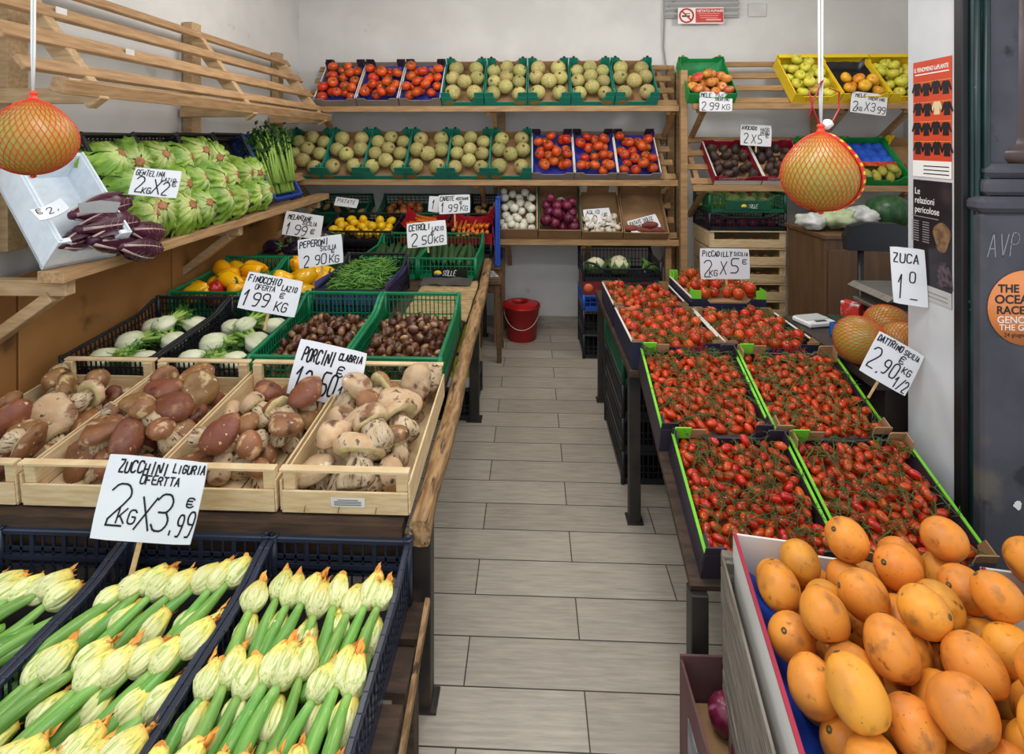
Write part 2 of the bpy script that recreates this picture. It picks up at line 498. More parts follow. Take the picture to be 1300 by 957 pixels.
# ---------------------------------------------------------------- poplar wood crates
def wood_crate(label, M, w, l, h, group=None, sticker=False, hbk=None, side_slats=False, name='wooden_crate', CRATE_WOOD=CRATE_WOOD):
    root = thing(name, label, 'crate', M, group)
    hbk = hbk or h
    b = MB()
    for i in range(5): b.box((-w / 2 + (i + .5) * w / 5, l / 2, .004), (w / 5 - .006, l - .01, .005))
    put('base', b, CRATE_WOOD, root)
    for sg in (-1, 1):
        f = MB(); f.box((sg * (w / 2 - .003), l / 2, .008 + h * .34), (.006, l - .004, h * .66), ch=.001)
        put('side_board', f, CRATE_WOOD, root)
        if side_slats:
            f = MB(); f.box((sg * (w / 2 - .003), l / 2, h - .02), (.006, l - .004, .03), ch=.001)
            put('side_slat', f, CRATE_WOOD, root)
    for (y, hh, nm) in ((.003, h, 'front'), (l - .003, hbk, 'back')):
        f = MB(); f.box((0, y, h * .27), (w - .014, .007, h * .48), ch=.001)
        put('end_board', f, CRATE_WOOD, root)
        f = MB(); yy = y + (.006 if nm == 'front' else -.006)
        f.box((0, yy, hh - .005), (w - .004, .024, .008), ch=.001)
        put('end_rail', f, CRATE_WOOD, root)
    for sx in (-1, 1):
        for (y, hh, sg) in ((.02, h, 1), (l - .02, hbk, -1)):
            f = MB(); f.box((sx * (w / 2 - .025), y, hh / 2 - .003), (.036, .022, hh - .012), ch=.002)
            put('corner_post', f, CRATE_WOOD, root)
    if sticker:
        f = MB(); f.plate([(-.05, 0), (.05, 0), (.05, .028), (-.05, .028)], (.01, -.0015, h * .2), (1, 0, 0), (0, 0, 1), .001)
        s = put('paper_label', f, WHITE_CARD, root)
        f = MB()
        for k in range(4): f.box((.0 + .01, -.0028, h * .2 + .006 + k * .005), (.08 - .02 * (k == 3), .0006, .0016))
        put('print', f, INK, s)
        f = MB()
        for k in (-.12, -.02, .09): f.bar((k, -.003, h * .06), (k + .004, -.003, h * .2), .0015, .0015)
        put('staple', f, mat('steel_wire', '8d8a86', rough=.35, metal=.9), root)
    return root

# ---------------------------------------------------------------- cardboard trays
def carton(label, M, w, l, h, outer, group=None, inner=None, notch=.5, nlow=.6, ears=.0, ear_w=.07, ear_len=.07, rim=None, liner=None, name='cardboard_tray', front_ears=True, clip=None, hback=None, print_=None, ear_mat=None, flange=False):
    """origin: front bottom edge centre. Front wall with a low notch, back wall, two sides, corner ears, liner"""
    root = thing(name, label, 'carton', M, group)
    inner = inner or outer
    t = .006
    hb = hback or h
    b = MB(); b.box((0, l / 2, t / 2), (w - t, l - t, t)); put('base', b, inner, root)
    def wall(hh, low, y, nm, mm):
        nw = w * notch / 2; e = .02
        poly = [(-w / 2, 0), (w / 2, 0), (w / 2, hh), (nw + e, hh), (nw, low), (-nw, low), (-nw - e, hh), (-w / 2, hh)]
        f = MB(); f.plate(poly, (0, y, 0), (1, 0, 0), (0, 0, 1), -t)
        return put(nm, f, mm, root)
    fw = wall(h, h * nlow, -.0005, 'front_wall', outer)
    wall(hb, hb * .86, l - t, 'back_wall', outer if rim else inner)
    if flange:
        f = MB(); f.box((0, l - .022, hb + .002), (w, .044, .005), ch=.001); put('back_flange', f, outer, root)
    for sg in (-1, 1):
        f = MB(); f.box((sg * (w / 2 - t / 2), l / 2, h / 2), (t, l - 2 * t, h)); put('side_wall', f, outer, root)
        if rim:
            f = MB(); f.box((sg * (w / 2 - t / 2), l / 2, h + .002), (t + .003, l - 2 * t, .004)); put('side_rim', f, rim, root)
    if ears:
        for sx in (-1, 1):
            for (y0, sg) in ((l - .004, -1),) + (((.004, 1),) if front_ears else ()):
                f = MB()
                el, ew = ear_len, ear_w
                poly = [(0, h * .5), (ew, h * .5), (ew, h + ears * .85), (ew * .88, h + ears), (0, h + ears)]
                f.plate([(w / 2 * sx - sx * p[0], p[1]) for p in poly], (0, y0 + (sg * .002), 0), (1, 0, 0), (0, 0, 1), .004)
                poly2 = [(0, h * .5), (el, h * .9), (el * .8, h + ears), (0, h + ears)]
                f.plate([(sg * p[0], p[1]) for p in poly2], (sx * (w / 2 - .008), y0, 0), (0, 1, 0), (0, 0, 1), .004)
                put('corner_ear', f, ear_mat or outer, root)
    if clip:
        for sx in (-1, 1):
            f = MB(); f.box((sx * (w / 2 - ear_w * .5), l - .004, h + ears + .004), (.022, .016, .014), ch=.003); put('clip', f, clip, root)
    if liner:
        lm, lh = liner
        f = MB()
        nz = lambda x, y: .006 * noise.noise((x * 17, y * 17, 3))
        f.grid(lambda a, c: ((a - .5) * (w - .016), .008 + c * (l - .016), t + .004 + nz(a * w, c * l) + lh * (max(0, abs(a - .5) * 2 - .86) / .14 + max(0, abs(c - .5) * 2 - .88) / .12)), 14, 14)
        put('liner', f, lm, root)
    if print_:
        for (txt, x, z, hh, ww, st, mm) in print_:
            f = MB(); rng = random.Random(5)
            write(f, txt, x, z, hh, ww, st, rng, slant=.05)
            f.v = [Vector((p.x, -.0015, p.y)) for p in f.v]
            put('printing', f, mm, root)
    return root
# ---------------------------------------------------------------- produce
def sph_prof(a, b, n, p0=0.0, p1=1.0, fn=None):
    out = []
    for i in range(n + 1):
        t = p0 + (p1 - p0) * i / n
        r, z = a * math.sin(pi * t), -b * math.cos(pi * t)
        if fn: r, z = fn(r, z, t)
        out.append((max(r, 1e-5), z))
    return out

def wob(amp, freq, seed=0.):
    return lambda p, an, t: p * (1 + amp * noise.noise(p * freq + Vector((seed, seed * 1.7, 0))))

def calyx(R0, z, n=5, droop=.2, w=.35, stem=.012, sr=.0016):
    mb = MB()
    for k in range(n):
        a = 2 * pi * k / n + .3 * math.sin(k * 2.1)
        d = Vector((math.cos(a), math.sin(a), 0)); q = Vector((-math.sin(a), math.cos(a), 0))
        p = [Vector((0, 0, z + .001)), d * R0 * .45 + q * R0 * w * .35 + Vector((0, 0, z + .0012)),
             d * R0 + Vector((0, 0, z - droop * R0 + .003)), d * R0 * .45 - q * R0 * w * .35 + Vector((0, 0, z + .0012))]
        mb.add(p, [(0, 1, 2, 3)])
    if stem: mb.tube([(0, 0, z - .001), (stem * .15, 0, z + stem * .6), (stem * .4, .1 * stem, z + stem)], [sr * 1.4, sr, sr], 5)
    return mb

LEAFG = mat('tomato_stem_green', '5a6e2e', '46561f', ns=30, rough=.6, vv=.2)
TOM_RED = mat('cherry_tomato_skin', 'c81e12', 'ae160f', ns=20, rough=.14, hv=(0, .02), vv=.16, spec=.6, coat=.1)
PIC_RED = mat('piccadilly_tomato_skin', 'c62315', 'ae1a10', ns=20, rough=.16, hv=(0, .02), vv=.22, spec=.55)
VINE_RED = mat('vine_tomato_skin', 'd43a20', 'bd2a18', ns=14, rough=.22, hv=(0, .02), vv=.15, spec=.5)

def dat_body():
    mb = MB(); mb.lathe(sph_prof(.0132, .0205, 9, .02, .98, lambda r, z, t: (r * (1 + .06 * math.cos(pi * t)), z)), 12); return mb
P_DAT = Proto('datterino_tomato', 'tomato', dat_body(), TOM_RED, [('calyx', calyx(.013, .0200, 5, -.1, .3, .014, .001), LEAFG)])
def ball_body(r, k=.94, n=12, m=8, dim=.12, lobes=0, la=.0):
    mb = MB()
    def fn(rr, z, t): return rr, z * k - (dim * r * math.exp(-((1 - t) / .12) ** 2)) + (dim * .4 * r * math.exp(-(t / .1) ** 2))
    mb.lathe(sph_prof(r, r, m, .02, .98, fn), n, mod=(lambda p, an, t: (p.x * (1 + la * math.cos(lobes * an)), p.y * (1 + la * math.cos(lobes * an)), p.z)) if lobes else None)
    return mb
P_PIC = Proto('piccadilly_tomato', 'tomato', ball_body(.0195, 1.02, 12, 8, .05), PIC_RED, [('calyx', calyx(.017, .0185, 5, -.05, .25, .014, .0012), LEAFG)])
P_VTOM = Proto('vine_tomato', 'tomato', ball_body(.034, .86, 16, 10, .1, 5, .02), VINE_RED, [('calyx', calyx(.022, .0262, 5, .0, .22, .016, .0022), LEAFG)])

# melon
MELON = mat('netted_melon_rind', 'b0a45c', '968d4c', ns=9, rough=.6, hv=.014, vv=.16, bump=.5, bs=70, spots=[('c9c092', 130, .5, .66), ('87904c', 9, .56, .8)])
SCAR = mat('stem_scar', '5e4e2e', '77653f', ns=30, rough=.8)
mb = MB(); mb.lathe(sph_prof(.0665, .0665, 14, .01, .99), 22, wob(.02, 14))
sc = MB(); sc.lathe([(.012, .0655), (.0125, .069), (.008, .0695), (.0045, .067)], 10); sc.tube([(0, 0, .066), (.001, 0, .071)], .004, 6)
P_MEL = Proto('melon', 'melon', mb, MELON, [('stem_scar', sc, SCAR)])

# apples
def apple_body(r):
    mb = MB()
    def fn(rr, z, t):
        return rr * (1 + .07 * math.cos(pi * (t - .62) * 2)), z * .92 - .32 * r * math.exp(-((1 - t) / .13) ** 2) + .16 * r * math.exp(-(t / .1) ** 2)
    mb.lathe(sph_prof(r, r, 12, .005, .995, fn), 16, lambda p, an, t: (p.x * (1 + .02 * math.cos(5 * an)), p.y * (1 + .02 * math.cos(5 * an)), p.z))
    return mb
STEM = mat('fruit_stem_brown', '5a4426', '3f2f1a', ns=30, rough=.8)
def apple_stem(r): return MB().tube([(0, 0, r * .55), (.001, 0, r * .8), (.005, .002, r * 1.08)], [.0012, .0012, .0018], 5)
APR = mat('red_blush_apple_skin', 'd9a64a', 'c23a33', ns=3.2 * 9, rough=.25, hv=.02, vv=.1, contrast=.1, stretch=(.5, .5, 1))
APY = mat('yellow_apple_skin', 'd8cf4e', 'c5bf3c', ns=25, rough=.28, hv=.012, vv=.1, spots=('8f8a3a', 90, .68, .74))
APO = mat('orange_yellow_apple_skin', 'e6a52a', 'd98f22', ns=18, rough=.35, hv=.015, vv=.08)
P_APR = Proto('apple', 'apple', apple_body(.038), APR, [('stem', apple_stem(.038), STEM)])
P_APY = Proto('apple', 'apple', apple_body(.037), APY, [('stem', apple_stem(.037), STEM)])
P_APO = Proto('apple', 'apple', apple_body(.042), APO, [('stem', apple_stem(.042), STEM)])

# avocado, pear, lemon
AVO = mat('avocado_skin', '3a2a2a', '4d3a2e', ns=30, rough=.5, bump=.5, bs=60, vv=.25, hv=.03)
def pear_fn(k, p): return lambda r, z, t: (r * (1 - k * smooth01((t - .45) / .55)), z * p)
mb = MB(); mb.lathe(sph_prof(.034, .034, 12, .01, .99, pear_fn(.3, 1.35)), 14)
P_AVO = Proto('avocado', 'avocado', mb, AVO, [('stem_button', MB().lathe([(.004, .045), (.005, .047), (.002, .048)], 8), STEM)])
PEAR = mat('pear_skin', 'b99a3c', '9aa040', ns=14, rough=.45, vv=.1, spots=('8c6a2c', 40, .6, .72))
mb = MB(); mb.lathe(sph_prof(.034, .034, 12, .01, .99, pear_fn(.5, 1.6)), 14)
P_PEAR = Proto('pear', 'pear', mb, PEAR, [('stem', MB().tube([(0, 0, .05), (.003, 0, .075)], .0015, 5), STEM)])
LEM = mat('lemon_rind', 'f2c21c', 'e3b012', ns=14, rough=.35, bump=.35, bs=90, vv=.08, hv=.008)
def lem_fn(r, z, t): return (r * (1 - .0 * t) if .07 < t < .93 else r * .85, z * 1.2 + (.006 if t > .97 else 0) - (.003 if t < .03 else 0))
mb = MB(); mb.lathe(sph_prof(.031, .031, 14, .01, .99, lem_fn), 16)
P_LEM = Proto('lemon', 'lemon', mb, LEM, [('stem_end', MB().lathe([(.003, -.0385), (.004, -.041), (.002, -.042)], 8), LEAFG)])

# persimmons: big orange fruit with dark blemishes
PERS = mat('persimmon_skin', 'e29638', 'd8842c', ns=9, rough=.42, hv=.008, vv=.1, bump=.1, bs=60, contrast=.1, sss=.1, spec=.35,
           spots=[('c98236', 16, .48, .64), ('9a642e', 22, .54, .74), ('6a4420', 46, .60, .78), ('35230f', 210, .69, .74)])
PCAL = mat('persimmon_calyx', '6a5a34', '4c4226', ns=40, rough=.8)
P_PERS = []
for k, (a, b, lo) in enumerate(((.046, .049, .03), (.047, .047, .02), (.0445, .050, .035), (.046, .045, .03))):
    mb = MB(); mb.lathe(sph_prof(a, b, 16, .005, .995, lambda r, z, t: (r * (1 + .04 * math.cos(pi * t + .4)), z - .006 * math.exp(-(t / .09) ** 2) * -1)), 24,
                        lambda p, an, t, k=k, lo=lo: p * (1 + lo * math.cos(2 * an + k) * math.sin(pi * t) + .025 * noise.noise(p * 26 + Vector((k * 5, 0, 0)))))
    dm = MB(); dm.lathe([(.004, b * .985), (.006, b + .0005), (.0025, b + .0015), (.0015, b - .001)], 8)
    P_PERS.append(Proto('persimmon', 'persimmon', mb, PERS, [('blossom_scar', dm, PCAL)]))

# onions and garlic
def onion_body(r, k=.9, tip=.35):
    mb = MB()
    pr = sph_prof(r, r * k, 12, .02, .93)
    pr += [(r * .12, r * k * 1.02), (r * .07, r * k * (1.02 + tip * .5)), (r * .04, r * k * (1.05 + tip))]
    mb.lathe(pr, 16, lambda p, an, t: (p.x * (1 + .012 * math.cos(9 * an)), p.y * (1 + .012 * math.cos(9 * an)), p.z)); return mb
ONW = mat('white_onion_skin', 'e2dfcd', 'd2cfb8', ns=20, rough=.35, vv=.05, stretch=(3, 3, .5))
ONR = mat('red_onion_skin', '5d1730', '7a2545', ns=16, rough=.28, vv=.25, hv=.01, stretch=(3, 3, .4), spots=('a0607a', 18, .64, .72))
ONG = mat('gold_onion_skin', 'a8622e', '8f4a22', ns=16, rough=.35, vv=.15, stretch=(3, 3, .4))
root_ = lambda r: MB().lathe([(r * .16, -r * .93), (r * .2, -r * .98), (r * .1, -r * 1.03)], 7)
P_ONW = Proto('white_onion', 'onion', onion_body(.038, .88), ONW, [('root_tuft', root_(.036), STEM)])
P_ONR = Proto('red_onion', 'onion', onion_body(.042, .92), ONR, [('root_tuft', root_(.041), STEM)])
P_ONG = Proto('golden_onion', 'onion', onion_body(.036, .9), ONG)
GARL = mat('garlic_skin', 'e0d8c8', 'd0c2ac', ns=18, rough=.55, vv=.06, stretch=(3, 3, .5), spots=('b49aa6', 14, .62, .74))
mb = MB(); pr = sph_prof(.028, .022, 10, .02, .85) + [(.007, .024), (.0045, .032), (.004, .042), (.003, .05)]
mb.lathe(pr, 20, lambda p, an, t: (p.x * (1 + .07 * math.cos(7 * an) * (t < .8)), p.y * (1 + .07 * math.cos(7 * an) * (t < .8)), p.z))
P_GAR = Proto('garlic_bulb', 'garlic', mb, GARL, [('roots', MB().lathe([(.006, -.0205), (.007, -.023), (.003, -.025)], 8), STEM)])

POT = mat('potato_skin', 'b08a56', '9a7444', ns=14, rough=.8, bump=.3, bs=30, vv=.12, spots=('6f5030', 30, .62, .72))
P_POT = []
for k in range(2):
    mb = MB(); mb.lathe(sph_prof(.03, .045, 10, .01, .99), 12, wob(.12, 22, k * 3.)); P_POT.append(Proto('potato', 'potato', mb, POT))
SWP = mat('sweet_potato_skin', '8c4a3a', '7a3d32', ns=14, rough=.8, vv=.1)
mb = MB(); mb.lathe(sph_prof(.028, .07, 12, .01, .99), 12, wob(.15, 18, 9.)); P_SWP = Proto('sweet_potato', 'sweet potato', mb, SWP)

# chestnuts
CHE = mat('chestnut_shell', '4a2716', '5e3620', ns=30, rough=.33, vv=.3, hv=.015, grad=('Z', '9a7350', -.006, -.0125), spec=.6)
P_CHE = []
for k in range(3):
    def md(p, an, t, k=k):
        f = (.66, .8, .72)[k] * (1 - .12 * (p.y > 0))
        return (p.x * (1.1, 1.02, 1.08)[k], p.y * f, p.z * 1.04)
    mb = MB(); mb.lathe(sph_prof(.0195, .0165, 9, .02, .97) + [(.003, .0175), (.0015, .0205)], 14, md)
    P_CHE.append(Proto('chestnut', 'chestnut', mb, CHE))

# green beans
BEAN = mat('green_bean_skin', '5c8a34', '4c7a2a', ns=20, rough=.45, vv=.25, hv=.02)
P_BEAN = []
for k, (L, bd) in enumerate(((.11, .012), (.1, -.016), (.12, .006), (.09, .02))):
    pts = [(L * (i / 8 - .5), bd * math.sin(pi * i / 8) - bd * .5, .003 * math.sin(i)) for i in range(9)]
    mb = MB(); mb.tube(pts, [.0012, .003, .0038, .004, .004, .004, .0036, .0028, .0007], 6)
    P_BEAN.append(Proto('green_bean', 'green bean', mb, BEAN))

# cucumbers, carrots
CUC = mat('cucumber_skin', '2e4a26', '24401f', ns=16, rough=.45, vv=.15, bump=.4, bs=50, stretch=(2, 2, .5), spots=('5c7a3c', 14, .62, .75))
P_CUC = []
for k, bd in enumerate((.01, -.006)):
    pts = [(bd * math.sin(pi * i / 12), 0, .23 * (i / 12 - .5)) for i in range(13)]
    rs = [.004, .014, .0185, .0205, .021, .021, .021, .0205, .02, .019, .017, .013, .005]
    mb = MB(); mb.tube(pts, rs, 12)
    P_CUC.append(Proto('cucumber', 'cucumber', mb, CUC, [('stem_stub', MB().tube([(0, 0, .113), (.002, 0, .124)], .0035, 6), LEAFG)]))
CAR = mat('carrot_skin', 'e07a2c', 'd26a20', ns=30, rough=.45, vv=.1, stretch=(1, 1, 6))
mb = MB(); mb.lathe([(.002, -.1), (.006, -.08), (.01, -.03), (.0135, .03), (.016, .075), (.0145, .085), (.006, .088)], 10, wob(.05, 40))
P_CAR = Proto('carrot', 'carrot', mb, CAR, [('crown_stub', MB().tube([(0, 0, .086), (0, .001, .094)], .005, 6), LEAFG)])

# peppers
PEPY = mat('yellow_pepper_skin', 'f0b010', 'e8a408', ns=10, rough=.16, vv=.06, hv=.012, coat=.2)
PEPR = mat('red_pepper_skin', 'b01a18', '9c1414', ns=10, rough=.16, coat=.2)
PEPG = mat('pepper_stem_green', '4f7a2c', '3f6622', ns=20, rough=.5)
def pepper(seed):
    mb = MB(); lobes = 4 if seed % 2 else 3
    pr = [(.004, -.052), (.02, -.054), (.032, -.044), (.039, -.02), (.0425, .01), (.042, .028), (.036, .042), (.024, .046), (.012, .038), (.005, .034)]
    def md(p, an, t):
        g = 1 + .12 * abs(math.cos(lobes * an / 2 + seed)) - .09
        e = -.012 * (t < .2) * abs(math.cos(lobes * an / 2 + seed))
        q = p * (1 + .05 * noise.noise(p * 18 + Vector((seed * 4., 0, 0))))
        return (q.x * g, q.y * g, q.z + e)
    mb.lathe(pr, 24, md); return mb
def pep_stem():
    mb = MB(); mb.lathe([(.015, .038), (.012, .042), (.006, .046)], 8); mb.tube([(0, 0, .042), (.003, 0, .06), (.012, 0, .072)], [.006, .005, .0055], 7); return mb
P_PEPY = [Proto('yellow_pepper', 'pepper', pepper(k), PEPY, [('stem', pep_stem(), PEPG)]) for k in range(3)]
P_PEPR = Proto('red_pepper', 'pepper', pepper(5), PEPR, [('stem', pep_stem(), PEPG)])

# aubergine
EGG = mat('aubergine_skin', '1d1120', '2a1830', ns=8, rough=.13, coat=.3, vv=.1)
mb = MB(); mb.lathe(sph_prof(.05, .085, 16, .01, .99, lambda r, z, t: (r * (1 - .35 * smooth01((t - .4) / .6)), z)), 18)
ec = calyx(.038, .078, 5, .9, .6, .035, .005)
P_EGG = Proto('aubergine', 'aubergine', mb, EGG, [('calyx', ec, PEPG)])

# fennel
FEN = mat('fennel_bulb', 'e3e2c8', 'd3d8b0', ns=9, rough=.4, stretch=(5, 5, .6), grad=[('Z', 'a9c076', .02, .075)], vv=.05)
FST = mat('fennel_stalk', 'a6bf62', '86a848', ns=14, rough=.45, stretch=(4, 4, .5), grad=[('Z', '6f9838', .07, .17)])
FRD = mat('fennel_frond', '4f8a2c', '3f7a22', ns=40, rough=.6, vv=.15)
def fennel(seed):
    rg = random.Random(seed)
    mb = MB()
    pr = [(.012, -.052), (.028, -.05), (.042, -.035), (.049, -.01), (.046, .018), (.034, .042), (.022, .06), (.016, .07)]
    mb.lathe(pr, 28, lambda p, an, t: (p.x * (1.12 + .05 * math.cos(7 * an)), p.y * (.82 + .05 * math.cos(7 * an)), p.z + .004 * math.cos(5 * an) * t))
    st = MB()
    for k in range(5):
        a = -1 + .5 * k; dx = math.sin(a) * .9
        pts = [(dx * .016, (k % 2 - .5) * .014, .035), (dx * .03, (k % 2 - .5) * .02, .075), (dx * .055, (k % 2 - .5) * .03, .11 + rg.uniform(0, .04))]
        st.tube(pts, [.011, .0095, .0075], 8)
    fr = MB()
    for k in range(46):
        b = Vector((rg.uniform(-.05, .05), rg.uniform(-.02, .02), rg.uniform(.085, .125)))
        d = Vector((rg.uniform(-1, 1), rg.uniform(-.8, .8), rg.uniform(-.1, 1.))).normalized()
        L = rg.uniform(.02, .045)
        fr.tube([b, b + d * L * .5 + Vector((0, 0, -.003)), b + d * L], [.0014, .0012, .0004], 3)
        for q in range(5):
            d2 = (d + Vector((rg.uniform(-1, 1), rg.uniform(-1, 1), rg.uniform(-1, 1))) * .8).normalized()
            c = b + d * L * (.35 + .15 * q)
            fr.tube([c, c + d2 * L * .4], [.0011, .0004], 3, cap=False)
    return Proto('fennel', 'fennel', mb, FEN, [('stalks', st, FST), ('fronds', fr, FRD)])
P_FEN = [fennel(3), fennel(8)]

# lettuce, its cut stump facing +z
LET = mat('lettuce_leaf', '93b346', '688f2e', ns=14, rough=.45, vv=.1, hv=.01, grad=[('Z', 'c3cf84', .050, .092)], bump=.3, bs=26, sss=.1)
LSTUMP = mat('lettuce_cut_stump', 'b07a52', '98603c', ns=40, rough=.6)
def lettuce(seed):
    rg = random.Random(seed); mb = MB()
    for k in range(15):
        lay = k // 5; ph = 2 * pi * (k % 5) / 5 + lay * .63 + rg.uniform(-.15, .15)
        Rr = .066 + .01 * lay; tm = (2.35, 2.0, 1.65)[lay] + rg.uniform(-.15, .2); sp = .95 - .05 * lay; q = rg.uniform(0, 9)
        def fn(u, v, ph=ph, Rr=Rr, tm=tm, sp=sp, q=q, lay=lay):
            s = u * 2 - 1; th = .16 + v * tm
            wid = sp * (.3 + .85 * math.sin(min(1, v * 1.3) * pi / 2)) * (1 - .35 * max(0, v - .8) / .2)
            an = ph + s * wid / max(.55, math.sin(min(th, 1.5)))*.75
            ruf = .017 * v * (.3 + abs(s)) * math.sin(11 * s + q + 6 * v) + .014 * noise.noise((s * 4 + q, v * 7, lay)) * (.35 + v)
            rr = Rr * (1 + .26 * v * v * lay * .6) + ruf + .004 * abs(s) - .005 * (abs(s) < .12)
            return (rr * math.sin(th) * math.cos(an), rr * math.sin(th) * math.sin(an), rr * math.cos(th) * 1.02)
        mb.grid(fn, 14, 12)
    st = MB(); st.lathe([(.016, .06), (.0215, .082), (.0205, .093), (.010, .0925), (.0005, .0905)], 14)
    return Proto('lettuce', 'lettuce', mb, LET, [('cut_stump', st, LSTUMP)])
P_LET = [lettuce(1), lettuce(2), lettuce(3)]

# celery
CST = mat('celery_stalk', '9cb95a', '84a844', ns=10, rough=.4, stretch=(8, 8, .5))
CLF = mat('celery_leaf', '2f5c22', '24501c', ns=20, rough=.5, vv=.15)
def celery(seed):
    rg = random.Random(seed); mb = MB(); lf = MB()
    for k in range(9):
        a = 2 * pi * k / 9; r0 = .012 + .01 * (k % 2)
        tip = Vector((math.cos(a) * (.03 + rg.uniform(0, .03)), math.sin(a) * .03, .3 + rg.uniform(-.03, .05)))
        b = Vector((math.cos(a) * r0, math.sin(a) * r0, 0)); m_ = b.lerp(tip, .5) + Vector((math.cos(a), math.sin(a), 0)) * .004
        mb.tube([b, m_, tip], [.0125, .0095, .005], 6, flat=.7)
        for q in range(16):
            c = b.lerp(tip, rg.uniform(.62, 1.05)) + Vector((rg.gauss(0, .016), rg.gauss(0, .016), rg.gauss(0, .01)))
            n1 = Vector((rg.uniform(-1, 1), rg.uniform(-1, 1), rg.uniform(-.2, 1))).normalized(); n2 = n1.cross(Vector((rg.uniform(-1, 1), rg.uniform(-1, 1), rg.uniform(-1, 1)))).normalized()
            L = rg.uniform(.022, .036)
            lf.add([c, c + n1 * L * .5 + n2 * L * .45, c + n1 * L * .8 + n2 * L * .2, c + n1 * L * 1.15, c + n1 * L * .8 - n2 * L * .2, c + n1 * L * .5 - n2 * L * .45], [(0, 1, 2, 3, 4, 5)])
    return Proto('celery', 'celery', mb, CST, [('leaves', lf, CLF)])
P_CEL = [celery(4), celery(9)]

# long radicchio
RAD = mat('radicchio_leaf', '3f1529', '521f36', ns=16, rough=.35, vv=.2, bump=.3, bs=30, sss=.05)
RRIB = mat('radicchio_rib', 'c9b6a8', 'a88c8c', ns=20, rough=.4)
def radicchio(seed):
    rg = random.Random(seed); mb = MB(); rb = MB()
    for k in range(9):
        a = 2 * pi * k / 9 + rg.uniform(-.2, .2); Rr = .02 + .013 * (k % 2); L = .22 + rg.uniform(-.03, .02)
        def ctr(v): return Rr * (.45 + 1.15 * math.sin(pi * min(1, v * .8)))
        def fn(u, v, a=a, L=L):
            s = u * 2 - 1; rr = ctr(v) + .003 * math.sin(7 * v * pi + k) * abs(s)
            an = a + s * (.55 + .35 * math.sin(pi * v)) * (1 - .5 * max(0, v - .75) / .25)
            return (rr * math.cos(an), rr * math.sin(an), v * L)
        mb.grid(fn, 6, 10)
        rb.tube([((ctr(v) + .001) * math.cos(a), (ctr(v) + .001) * math.sin(a), v * L) for v in (0, .2, .4, .6, .8, .93)], [.007, .005, .0038, .0028, .0018, .001], 5, flat=.4)
        for q in range(7):
            for sg in (-1, 1):
                v = .25 + .1 * q
                p0 = ((ctr(v) + .001) * math.cos(a), (ctr(v) + .001) * math.sin(a), v * L)
                v2 = v + .07; a2 = a + sg * .5
                p1 = ((ctr(v2) + .001) * math.cos(a2), (ctr(v2) + .001) * math.sin(a2), v2 * L)
                rb.tube([p0, p1], [.0009, .0004], 3, cap=False)
    mb.lathe([(.004, -.012), (.014, -.01), (.019, .01), (.02, .05)], 10)
    return Proto('radicchio', 'radicchio', mb, RAD, [('ribs', rb, RRIB)])
P_RAD = [radicchio(5), radicchio(6)]

# cauliflower
CAU = mat('cauliflower_curd', 'ddd5b8', 'cfc6a4', ns=40, rough=.8, bump=.6, bs=60)
CAL = mat('cauliflower_leaf', '6f9450', '587d3e', ns=12, rough=.5, stretch=(3, 3, 1))
def cauli():
    rg = random.Random(4); mb = MB(); lf = MB()
    mb.lathe(sph_prof(.075, .06, 22, .01, .99), 36, lambda p, an, t: p * (1 + .10 * abs(noise.noise(p * 38)) + .06 * noise.noise(p * 90)))
    for k in range(8):
        a = 2 * pi * k / 8
        def fn(u, v, a=a):
            s = u * 2 - 1; th = 2.6 - v * 1.6; rr = .078 + .03 * v * v + .004 * math.sin(8 * s + a)
            an = a + s * .5 * math.sin(pi * min(1, .2 + v))
            return (rr * math.sin(th) * math.cos(an), rr * math.sin(th) * math.sin(an), rr * math.cos(th))
        lf.grid(fn, 6, 8)
    return Proto('cauliflower', 'cauliflower', mb, CAU, [('leaves', lf, CAL)])
P_CAU = cauli()

